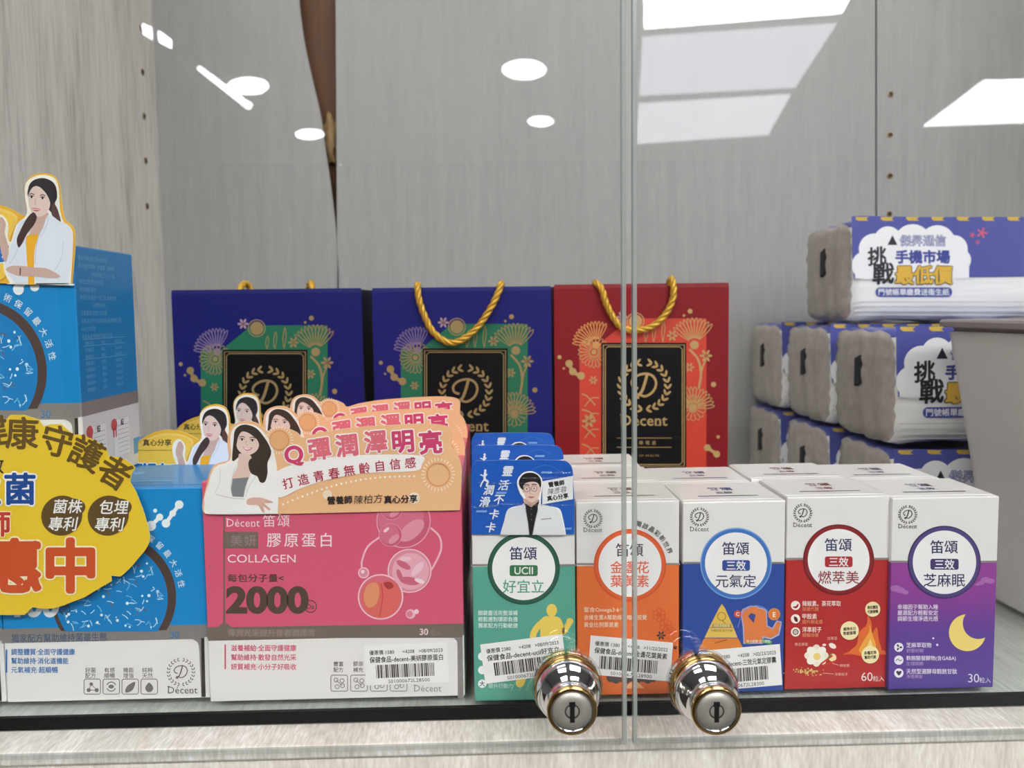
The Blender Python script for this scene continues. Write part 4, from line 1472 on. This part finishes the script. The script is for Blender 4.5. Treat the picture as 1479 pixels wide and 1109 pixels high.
a.line(sm([(930, 262), (870, 310), (842, 380), (842, 420)], 5, False), 9, (238, 190, 202), 3)
a.line(sm([(1185, 215), (1230, 260), (1236, 330), (1190, 425)], 5, False), 9, (238, 190, 202), 3)
bubble(1050, 180, 136, 3)
bubble(990, 120, 55, 7); bubble(985, 250, 58, 7)
a.disc(1080, 430, 110, (244, 210, 218), 4); a.disc(1080, 430, 105, (222, 140, 160), 5); a.disc(1085, 432, 92, (232, 170, 186), 6)
for px_, py_, r_, t_ in ((1050, 400, 40, 30), (1120, 420, 44, -50), (1080, 480, 50, 10), (1030, 450, 30, 70), (1130, 480, 26, 20), (1060, 370, 30, 0)):
    a.poly(ell(px_, py_, r_, r_ * .4, t_), rnd.choice(((246, 216, 224), (206, 104, 132), (240, 196, 208))), 7)
a.disc(935, 560, 114, (246, 200, 206), 5); a.disc(935, 560, 107, (216, 110, 128), 6)
a.poly(sm([(935, 490), (985, 478), (1025, 520), (1032, 580), (1000, 640), (935, 664), (872, 636), (840, 575), (850, 515), (890, 482)], 5), (222, 104, 96), 7)
a.poly(sm([(850, 560), (870, 500), (915, 490), (930, 540), (910, 600), (870, 610)], 5), (228, 148, 110), 8)
a.poly(sm([(950, 490), (985, 486), (1000, 510), (970, 520)], 4), (170, 60, 66), 8)
a.line(sm([(938, 492), (946, 560), (930, 660)], 4, False), 5, (196, 76, 80), 9)
a.disc(850, 440, 28, (244, 200, 210), 3); a.disc(850, 440, 22, (224, 140, 160), 4); a.disc(846, 434, 9, (250, 224, 230), 5)
a.disc(1085, 646, 24, (240, 190, 202), 3); a.disc(1114, 634, 12, (244, 210, 218), 4); a.disc(1080, 646, 16, (222, 130, 152), 4)
a.on('claims_text')
a.rect(154, 798, 161, 922, (214, 90, 124), 3)
for i, s in enumerate(('滋養補給·全面守護健康', '幫助維持·散發自然光采', '妍質補充·小分子好吸收')):
    a.text(s, 350, 816 + i * 47, 34, (216, 96, 128), 3, 0, 0.014, wid=334)
GI = (140, 136, 136)
for i, (s1, s2) in enumerate((('豐富', '配方'), ('膠原', '補充'), ('青春', '潤澤'), ('水潤', '光采'))):
    x = 728 + i * 99
    a.on('benefit_icon#%d' % i)
    a.text(s1, x - 4, 896, 26, (90, 86, 88), 3); a.text(s2, x - 4, 925, 26, (90, 86, 88), 3)
    a.line(rrect(x - 42, 952, x + 42, 1032, 10), 4, GI, 3, True)
    for k_ in range(4):
        a.ring(x + (-16, 14, -10, 16)[k_], 992 + (-16, -12, 18, 12)[k_], 12, 4, GI, 3, n=20)
    a.line([(x - 16, 976), (x + 14, 1004)], 4, GI, 3)
a.on('maker_lettering'); a.brand(1171, 1018, 46, GI, 3)
a.sticker((852, 803), (1268, 785), (862, 1003), '優惠價 1580      <4208   >08/09/2023', '保健食品-decent-美妍膠原蛋白', 'S01000672L28500')
a.build(tc)
top_print(tc, w, h, BIGD, (240, 200, 210), PINK)
C4 = (280, 560, 0.27721)
PEACH = ink((240, 190, 142), 0.36, 0, .4)
out4 = sm([(52, 640), (50, 600), (70, 510), (100, 410), (150, 385), (186, 370), (180, 300), (184, 238), (205, 196), (245, 176), (300, 172), (348, 190), (382, 222),
           (410, 212), (450, 204), (500, 212), (545, 232), (572, 256), (640, 236), (760, 214), (900, 200), (1050, 190), (1200, 184), (1290, 190), (1334, 206), (1346, 240),
           (1344, 300), (1368, 330), (1388, 380), (1396, 430), (1392, 560), (1386, 634)], 3, False) + [(1000, 641), (500, 652), (200, 657), (80, 655)]
hc = card('header_card', out4, YF, cx, Z0 + 0.0003, C4, PEACH, ink((246, 214, 188)), tc, 0.0006, -0.0018)
hc['label'] = 'peach die-cut header card standing above the lid'
a = Art(YF, cx, Z0 + 0.0003, 32).crop(*C4)
a.on('header_art')
a.poly(sm([(60, 640), (70, 560), (110, 415), (195, 372), (196, 250), (225, 195), (285, 184), (345, 205), (400, 270), (425, 340), (440, 430), (445, 560), (442, 652), (442, 652), (200, 655), (90, 652)], 3), (246, 240, 236), 1)
for x, y, r_ in ((450, 270, 66), (1275, 448, 78)):
    a.ring(x, y, r_ * .78, 5, (214, 150, 98), 3)
    for k_ in range(28):
        t_ = k_ * 360 / 28
        a.line([(x + r_ * .9 * math.cos(R(t_)), y + r_ * .9 * math.sin(R(t_))), (x + r_ * 1.12 * math.cos(R(t_)), y + r_ * 1.12 * math.sin(R(t_)))], 6, (250, 228, 200), 3)
a.disc(450, 270, 46, (232, 176, 122), 2)
a.poly(sm([(440, 430), (700, 360), (950, 345), (1185, 350), (1190, 395), (1150, 430), (900, 440), (700, 475), (560, 520), (445, 565)], 4), (248, 240, 238), 2)
for k_ in range(28):
    u = k_ / 27
    a.disc(470 + 680 * u, 602 - 195 * u + 50 * u * u + (-30 * math.sin(u * 3.14)), 5.5, (252, 244, 232), 3, n=10)
a.disc(700, 552, 24, (250, 226, 200), 2); a.disc(1150, 570, 30, (250, 226, 200), 2)
a.on('header_lettering')
RD = (206, 66, 110)
for ch, x, y, z, t_ in (('Q', 527, 352, 122, -8), ('彈', 660, 316, 120, -8), ('潤', 800, 296, 122, -6), ('澤', 950, 278, 122, -5), ('明', 1092, 277, 124, -4), ('亮', 1235, 280, 126, -4)):
    a.text(ch, x, y, z, (250, 240, 240), 4, t_, 0.085)
    a.text(ch, x, y, z, RD if ch in 'Q明亮' else (222, 110, 124), 5, t_, 0.034)
for i, ch in enumerate('打造青春無齡自信感'):
    u = i / 8
    a.text(ch, 496 + 634 * u, 492 - 158 * u + 52 * u * u, 60, (178, 34, 66), 5, -15 + 12 * u, 0.014)
a.text('營養師', 764, 580, 44, (46, 38, 38), 5, -2, 0.03)
a.text('陳柏方', 912, 575, 50, (60, 52, 52), 5, -4, 0.0, shear=0.15, sp=1.05)
a.text('真心分享', 1080, 575, 44, (46, 38, 38), 5, -2, 0.03)
a.crop(280, 600, 0.13523)
a.on('portrait_print', 'printed half figure of a long-haired woman in a white blazer', 3)
woman_brown(a)
a.build(tc, -0.0002)
for r_, lab in ((1, 'second pink collagen box, its peach header card rising behind the front card'),
                (2, 'rearmost pink collagen box, only the top of its header card in view')):
    dup(tc, (cx - 0.0007 * r_, YF + r_ * (BIGD + 0.003), Z0 + 0.0003), lab, only=('carton_body', 'header_card', 'header_art', 'header_lettering', 'portrait_print', 'lid_flap'))

# ================================================================== blue probiotic boxes
BLUE = ink((22, 138, 206), 0.36, 0, .3)
CP = (0, 660, 0.36077)
tq, cx, w, h = carton('probiotic_box', (1.5, 298, 706, 1012), BIGD, (905, 923), BLUE, [FOIL, WHITE],
                      'blue probiotic box standing on the shelf, half covered by the yellow flyer', 'supplement box', 'blue probiotic boxes')
lowx, loww, lowh = cx, w, h
a = Art(YF, cx, Z0 + 0.0003).crop(*CP)
a.on('foil_trim', 'silver foil band and margin line')
a.poly([(8, 690), (818, 676), (818, 724), (770, 728), (8, 745)], FOIL, 2)
a.poly([(10, 744), (770, 728)] + sm([(770, 728), (792, 742), (798, 770)], 3, False) + [(806, 960), (822, 960), (818, 676), (808, 676), (806, 724)], FOIL, 2)
a.poly([(806, 724), (818, 724), (824, 958), (808, 960)], ink((96, 90, 84), 0.3, 0.8), 3)
a.on('round_illustration', 'blue disc of white and brown rods inside a foil ring')
ccx, ccy, cr_ = 455, 560, 250
a.poly([p for p in ell(ccx, ccy, cr_, None, 0, 90, 147, 392)], ink((150, 122, 112), 0.3, 0.8), 2)
a.poly([p for p in ell(ccx - 8, ccy + 6, cr_ * .9, None, 0, 90, 144, 396)], (20, 128, 196), 3)
rnd = random.Random(11)
for _ in range(190):
    t_, q_ = rnd.uniform(0, 360), math.sqrt(rnd.random()) * cr_ * .84
    x, y = ccx - 8 + q_ * math.cos(R(t_)), ccy + 6 + q_ * math.sin(R(t_))
    if y > 686: continue
    ang = rnd.uniform(0, 180); L_ = rnd.uniform(9, 16)
    k_ = rnd.random()
    dx, dy = L_ * math.cos(R(ang)), L_ * math.sin(R(ang))
    if k_ < 0.2: a.disc(x, y, rnd.uniform(2.5, 6.5), (220, 240, 250), 5, n=10)
    elif k_ < 0.36: a.line([(x - dx * .8, y - dy * .8), (x + dx * .8, y + dy * .8)], 4.5, (110, 96, 104), 4)
    else: a.line(sm([(x - dx, y - dy), (x + dy * .15, y - dx * .15), (x + dx, y + dy)], 3, False), 3.2, rnd.choice(((190, 226, 246), (120, 196, 236))), 5)
a.on('slogan_text')
a.arc_text('專利包埋技術保留最大活性', ccx, ccy, 277, -113, -11, 30, (226, 240, 248), 3, 0.006)
a.on('molecule_mark', 'white linked drops')
for P_ in ([(605, 275, 20), (640, 240, 14)], [(665, 265, 17), (692, 225, 13), (718, 190, 17)]):
    for x, y, r_ in P_: a.disc(x, y, r_, (236, 244, 248), 3)
    a.line([(p[0], p[1]) for p in P_], 15, (236, 244, 248), 3)
a.disc(622, 214, 8, (236, 244, 248), 3)
a.on('dose_lettering')
a.text('100', 150, 590, 130, (226, 232, 236), 3, 0, 0.045, shear=0.15)
a.ring(260, 608, 22, 4, (60, 60, 70), 4); a.text('億', 260, 608, 30, (60, 60, 70), 4)
a.text('獨家配方幫助維持菌叢生態', 238, 722, 36, (86, 104, 130), 4, -1, 0.008, wid=392)
a.text('30', 700, 711, 38, (70, 130, 180), 4, 0, 0.01)
a.on('claims_text')
a.rect(24, 770, 30, 862, (40, 110, 180), 3)
for i, (s, wd) in enumerate((('調整體質·全面守護健康', 260), ('幫助維持·消化道機能', 236), ('元氣補充·超順暢', 190))):
    a.text(s, 46, 779 + i * 36, 27, (58, 120, 186), 3, 0, 0.012, wid=wd, al='L')
GI = (120, 114, 114)
for i, (s1, s2) in enumerate((('好菌', '配方'), ('有感', '順暢'), ('機能', '增強'), ('純粹', '天然'))):
    x = 370 + i * 76
    a.on('benefit_icon#%d' % i)
    a.text(s1, x - 7, 852, 22, (86, 82, 84), 3); a.text(s2, x - 7, 874, 22, (86, 82, 84), 3)
    a.line(rrect(x - 33, 888, x + 33, 948, 8), 3, GI, 3, True)
a.on('benefit_icon#0'); a.disc(356, 932, 8, GI, 3); a.disc(388, 932, 8, GI, 3); a.disc(366, 908, 7, GI, 3); a.line([(356, 932), (366, 908), (388, 932), (356, 932)], 4, GI, 3)
a.on('benefit_icon#1'); a.ring(446, 918, 20, 4, GI, 3, 20, 160); a.on('benefit_icon#1'); a.ring(446, 918, 20, 4, GI, 3, 200, 340); a.disc(446, 918, 11, GI, 3, 8)
a.on('benefit_icon#2'); a.poly(sm([(502, 940), (510, 916), (535, 900), (542, 904), (534, 928), (518, 940)], 3), GI, 3)
a.on('benefit_icon#3'); a.poly(sm([(598, 902), (614, 922), (606, 938), (590, 938), (582, 922)], 4), GI, 3)
a.on('brand_logo'); a.wreath(725, 860, 56, (84, 80, 80), 3, 0.9); a.brand(732, 932, 40, (84, 80, 80), 3)
a.build(tq)
top_print(tq, w, h, BIGD, (120, 190, 230), BLUE)
# printed right-hand side of the carton
V, Fc, Mi, Ms = [], [], [], []


def side_quad(u0, v0, u1, v1, m, l=1):
    if m not in Ms: Ms.append(m)
    i = len(V)
    x = w / 2 + EPS * l
    V.extend([(x, u0 * BIGD, v0 * h), (x, u1 * BIGD, v0 * h), (x, u1 * BIGD, v1 * h), (x, u0 * BIGD, v1 * h)])
    Fc.append((i, i + 1, i + 2, i + 3)); Mi.append(Ms.index(m))


def side_text(s, u, v, sz, m, l=2, al='L', bold=0.0):
    vs, fs = glyphs(s, bold)
    if m not in Ms: Ms.append(m)
    i = len(V)
    lo, hi = vs.min(0), vs.max(0)
    off = lo[0] if al == 'L' else (lo[0] + hi[0]) / 2
    x = w / 2 + EPS * l
    V.extend([(x, u * BIGD + (p[0] - off) * sz, v * h + (p[1] - 0.4) * sz) for p in vs])
    Fc.extend([tuple(i + k for k in f) for f in fs]); Mi.extend([Ms.index(m)] * len(fs))


LB = ink((120, 190, 232))
side_lines = ('產品名稱:益生菌粉末食品', '成分:麥芽糊精、乳酸菌、果寡糖', '包裝規格:三十入一盒', '有效日期:標示於包裝', '保存期限:兩年', '食用方式:每日一至二包,餐後食用', '可直接食用', '注意事項:請置於陰涼處', '本產品含牛奶及其製品,請過敏者注意', 'HACCP認證', '食品業者登錄字號請見外盒')
for i, s in enumerate(side_lines): side_text(s, 0.06 + (0.2 if i in (2, 6) else 0), 0.955 - i * 0.033, 0.0031, LB)
for i in range(8):
    v_ = 0.60 - i * 0.028
    if i in (0, 1, 3): side_quad(0.08, v_ + .012, 0.80, v_ + .0145, LB)
    for uu, s in ((0.1, '營養標示'), (0.36, '每份'), (0.6, '100公克')):
        side_text(s, uu, v_ - .004, 0.0027, LB)
FOILB = FOIL
side_quad(0.005, 0.295, 0.995, 0.35, FOIL, 1)
for u0, rot in ((0.06, 0), (0.47, 0)):
    side_quad(u0 + 0.02, 0.07, u0 + 0.33, 0.245, ink((214, 212, 214)), 2)
    side_quad(u0 + 0.03, 0.073, u0 + 0.32, 0.242, ink((242, 240, 240)), 3)
    for k_ in range(7): side_quad(u0 + 0.10, 0.09 + k_ * 0.02, u0 + 0.30, 0.0925 + k_ * 0.02, ink((170, 170, 176)), 4)
    xx = w / 2 + EPS * 5
    rm = ink((214, 70, 84))
    if rm not in Ms: Ms.append(rm)
    i = len(V)
    pts = ell(u0 * BIGD + 0.003, 0.222 * h, 0.0038, None, 0, 18)
    V.extend([(xx, p[0], p[1]) for p in pts]); Fc.append(tuple(range(i, i + 18))); Mi.append(Ms.index(rm))
    for du in (-0.012, 0.028): side_quad(u0 + 0.03 + du, 0.165, u0 + 0.05 + du, 0.21, rm, 5)
    side_text('證', u0 + 0.16, 0.226, 0.004, ink((80, 40, 60)), 5, 'L', 0.03)
side_quad(0.86, 0.055, 0.985, 0.13, ink((96, 170, 214)), 2)
obj('side_print', V, Fc, Ms, tq, Mi)

# the upper one stands on it; its header card is drawn at this box's own place
us = 1.055
upx = at(113, 520, YF).x - loww * us / 2
up = thing('probiotic_box', (upx, YF + 0.001, Z0 + 0.0003 + lowh + 0.0014), 'upper blue probiotic box stacked on the left, its side panel of small print in view', 'supplement box', 'blue probiotic boxes')
up.scale = (us, us, us * 1.04)
for ch in kids(tq):
    c = ch.copy(); COL.objects.link(c); c.parent = up
CUp = (0, 230, 0.27051)
YEL = ink((238, 184, 52), 0.36, 0, .4)
hx, hz = at(113, 520, YF).x - loww / 2, at(60, 409, YF).z
outu = [(-330, 662), (-345, 560)] + sm([(-345, 560), (-330, 430), (-240, 300), (-110, 240), (0, 244), (70, 268), (125, 300), (150, 290), (140, 230), (134, 150), (160, 100), (205, 78), (255, 76), (300, 96),
            (326, 150), (334, 230), (352, 320), (385, 350), (404, 390), (404, 480), (396, 580), (390, 662)], 3, False)
hr = thing('_tmp', (0, 0, 0), None, None)


def header(parent, sc, dz):
    """yellow header card: local origin at the front bottom centre of its carton"""
    ox = hx if parent is up else hx
    hc = card('header_card', outu, YF, hx, hz - dz, CUp, YEL, ink((250, 236, 190)), parent, 0.0006, -0.0018)
    hc['label'] = 'yellow die-cut header card with a woman in a pale blazer'
    a = Art(YF, hx, hz - dz, 32).crop(*CUp)
    a.on('header_art')
    a.poly(sm([(-330, 640), (-330, 430), (-230, 315), (-110, 262), (0, 262), (80, 290), (100, 330), (60, 420), (20, 640)], 4), (242, 208, 110), 1)
    a.poly(sm([(-322, 645), (-322, 436), (-226, 325), (-110, 275), (0, 276), (70, 302), (88, 340), (50, 420), (12, 645)], 4), (244, 200, 76), 2)
    a.poly(sm([(30, 600), (20, 520), (-25, 410), (-30, 330), (5, 296), (40, 320), (52, 360), (48, 420), (66, 440), (95, 350), (140, 310), (152, 270), (140, 200), (142, 140), (165, 108), (210, 88), (262, 88),
                   (305, 112), (322, 170), (326, 260), (346, 335), (380, 362), (396, 400), (394, 500), (384, 662), (384, 662), (60, 662), (60, 662)], 3), (250, 244, 232), 3)
    a.on('header_lettering')
    a.text('真心分享', -130, 318, 46, (70, 56, 36), 3, 0, 0.02)
    for k_ in range(22): a.disc(-300 + k_ * 13, 368, 4, (110, 86, 40), 3, n=8)
    for i, ch in enumerate('順暢有感'):
        a.text(ch, -270 + i * 92, 500, 100, (240, 246, 250), 4, 0, 0.1)
        a.text(ch, -270 + i * 92, 500, 100, (30, 110, 186), 5, 0, 0.045)
    a.on('portrait_print', 'printed half figure of a dark-haired woman in a pale blazer and yellow top', 3)
    woman_yellow(a)
    a.build(parent, -0.0002)


bpy.data.objects.remove(hr, do_unlink=True)
header(up, us, at(60, 409, YF).z - up.location.z)
for o in kids(up):     # the card keeps its drawn size on the slightly larger box
    if o.name.split('.')[0] in ('header_card', 'header_art', 'header_lettering', 'portrait_print'):
        o.scale = (1 / us, 1 / us, 1 / (us * 1.04))
        o.location.x = (at(113, 520, YF).x - loww / 2 - upx) / us
# two more behind, each with the same header card
for r_, lab in ((1, 'second blue probiotic box, behind the front one, yellow header card in view'),
                (2, 'rearmost blue probiotic box, only the top of its yellow header card in view')):
    c = dup(tq, (lowx - 0.001 * r_ - 0.0006, YF + r_ * (BIGD + 0.003), Z0 + 0.0003), lab, only=('carton_body', 'lid_flap'))
    for ch in kids(up):
        if ch.name.split('.')[0] in ('header_card', 'header_art', 'header_lettering', 'portrait_print'):
            d = ch.copy(); COL.objects.link(d); d.parent = c
            d.scale = (1, 1, 1)
            d.location = (0.0, 0, lowh - (up.location.z + lowh * us * 1.04 - up.location.z) + 0.0)
# neighbour whose edge just shows at the left border
dup(tq, (lowx - loww - 0.0012, YF + 0.001, Z0 + 0.0003), 'blue probiotic box at the left border, next to the one under the flyer', only=('carton_body', 'lid_flap', 'foil_trim', 'brand_logo', 'molecule_mark'))

# ================================================================== yellow flyer
YFL = 0.4835
CF = (0, 640, 0.23445)
C5b = (0, 500, 0.21636)
fo = at(80, 760, YFL)
fl = thing('promotion_flyer', (fo.x, YFL, fo.z), 'yellow die-cut promotion flyer with red and brown lettering in front of the blue boxes', 'flyer')
# outline in close-up coordinates of the flyer
k5 = C5b[2] / CF[2]
v5 = lambda x, y: (x * k5, (500 + y * C5b[2] - 640) / CF[2])
top = [v5(-300, 560), v5(-200, 500), v5(-60, 470), v5(0, 480), v5(40, 490), v5(70, 458), v5(160, 458), v5(260, 490), v5(290, 535), v5(340, 520), v5(410, 520), v5(460, 565),
       v5(495, 590), v5(540, 590), v5(640, 630), v5(715, 690), v5(725, 735), v5(800, 740), v5(845, 760), v5(905, 810), v5(880, 850), v5(868, 905)]
outf = top + sm([v5(868, 905), (838, 300), (862, 360), (885, 420), (905, 490), (922, 555), (922, 600), (900, 650), (860, 700), (800, 770), (742, 822)], 3, False) + \
    [(742, 822), (684, 816), (688, 850), (600, 900), (520, 950), (470, 968), (390, 1000), (330, 1018), (270, 1020), (200, 1010), (150, 1058), (0, 1058), (-150, 1050), (-420, 1000), (-520, 800), (-540, 400), (-420, 100)]
FY = ink((238, 202, 54), 0.32, 0, .4)
card('flyer_sheet', outf, YFL, fo.x, fo.z, CF, FY, ink((248, 236, 190)), fl, 0.0004, 0.0)
a = Art(YFL, fo.x, fo.z, 2).crop(*CF)
BR = (104, 80, 34)
a.on('arched_lettering')
for ch, x, y, z, t_ in (('健', -60, 560, 230, -8), ('康', 150, 578, 225, 2), ('守', 382, 632, 220, 15), ('護', 580, 715, 225, 26), ('者', 768, 838, 220, 32)):
    a.text(ch, *v5(x, y), z * k5, BR, 3, t_, 0.022)
a.on('blue_lettering', 'blue lettering with a white edge')
a.text('敏', -28, 135, 110, (44, 42, 44), 3, 0, 0.01)
for ch, x in (('益', -300), ('生', -90), ('菌', 125)):
    a.text(ch, x, 280, 205, (244, 244, 240), 3, 0, 0.075); a.text(ch, x, 280, 205, (30, 76, 150), 4, 0, 0.03)
a.on('red_lettering', 'large red lettering with a cream edge')
RDD = (206, 84, 44)
a.text('師', -10, 495, 165, (250, 236, 200), 3, 0, 0.06); a.text('師', -10, 495, 165, (196, 60, 50), 4, 0, 0.03)
for ch, x in (('優', -270), ('惠', 92), ('中', 436)):
    a.text(ch, x, 752, 345, (250, 236, 200), 3, 0, 0.07); a.text(ch, x, 752, 345, RDD, 4, 0, 0.042)
for bx in (0,):
    a.poly(sm([(182, 800), (236, 830), (240, 870), (205, 885), (170, 850)], 4), RDD, 5)
    a.poly(sm([(190, 630), (215, 598), (246, 618), (215, 650)], 4), RDD, 5)
a.on('oval_stamp', 'dark brown oval')
BO = (98, 76, 40)
a.poly(ell(382, 445, 128, 122, -30), BO, 3); a.poly(ell(430, 400, 98, 60, -8), BO, 3)
a.on('oval_stamp/stamp_lettering')
for s, x, y in (('菌株', 420, 388), ('專利', 392, 495)):
    a.text(s, x, y, 92, (248, 246, 240), 5, 0, 0.012, shear=0.18)
a.build(fl)
b2 = Art(YFL, fo.x, fo.z, 2).crop(*CF)
b2.on('oval_stamp', 'dark brown oval')
b2.poly(ell(668, 445, 128, 122, -30), BO, 3); b2.poly(ell(716, 400, 98, 60, -8), BO, 3)
b2.on('oval_stamp/stamp_lettering')
for s, x, y in (('包埋', 706, 392), ('專利', 678, 498)):
    b2.text(s, x, y, 92, (248, 246, 240), 5, 0, 0.012, shear=0.18)
b2.build(fl)
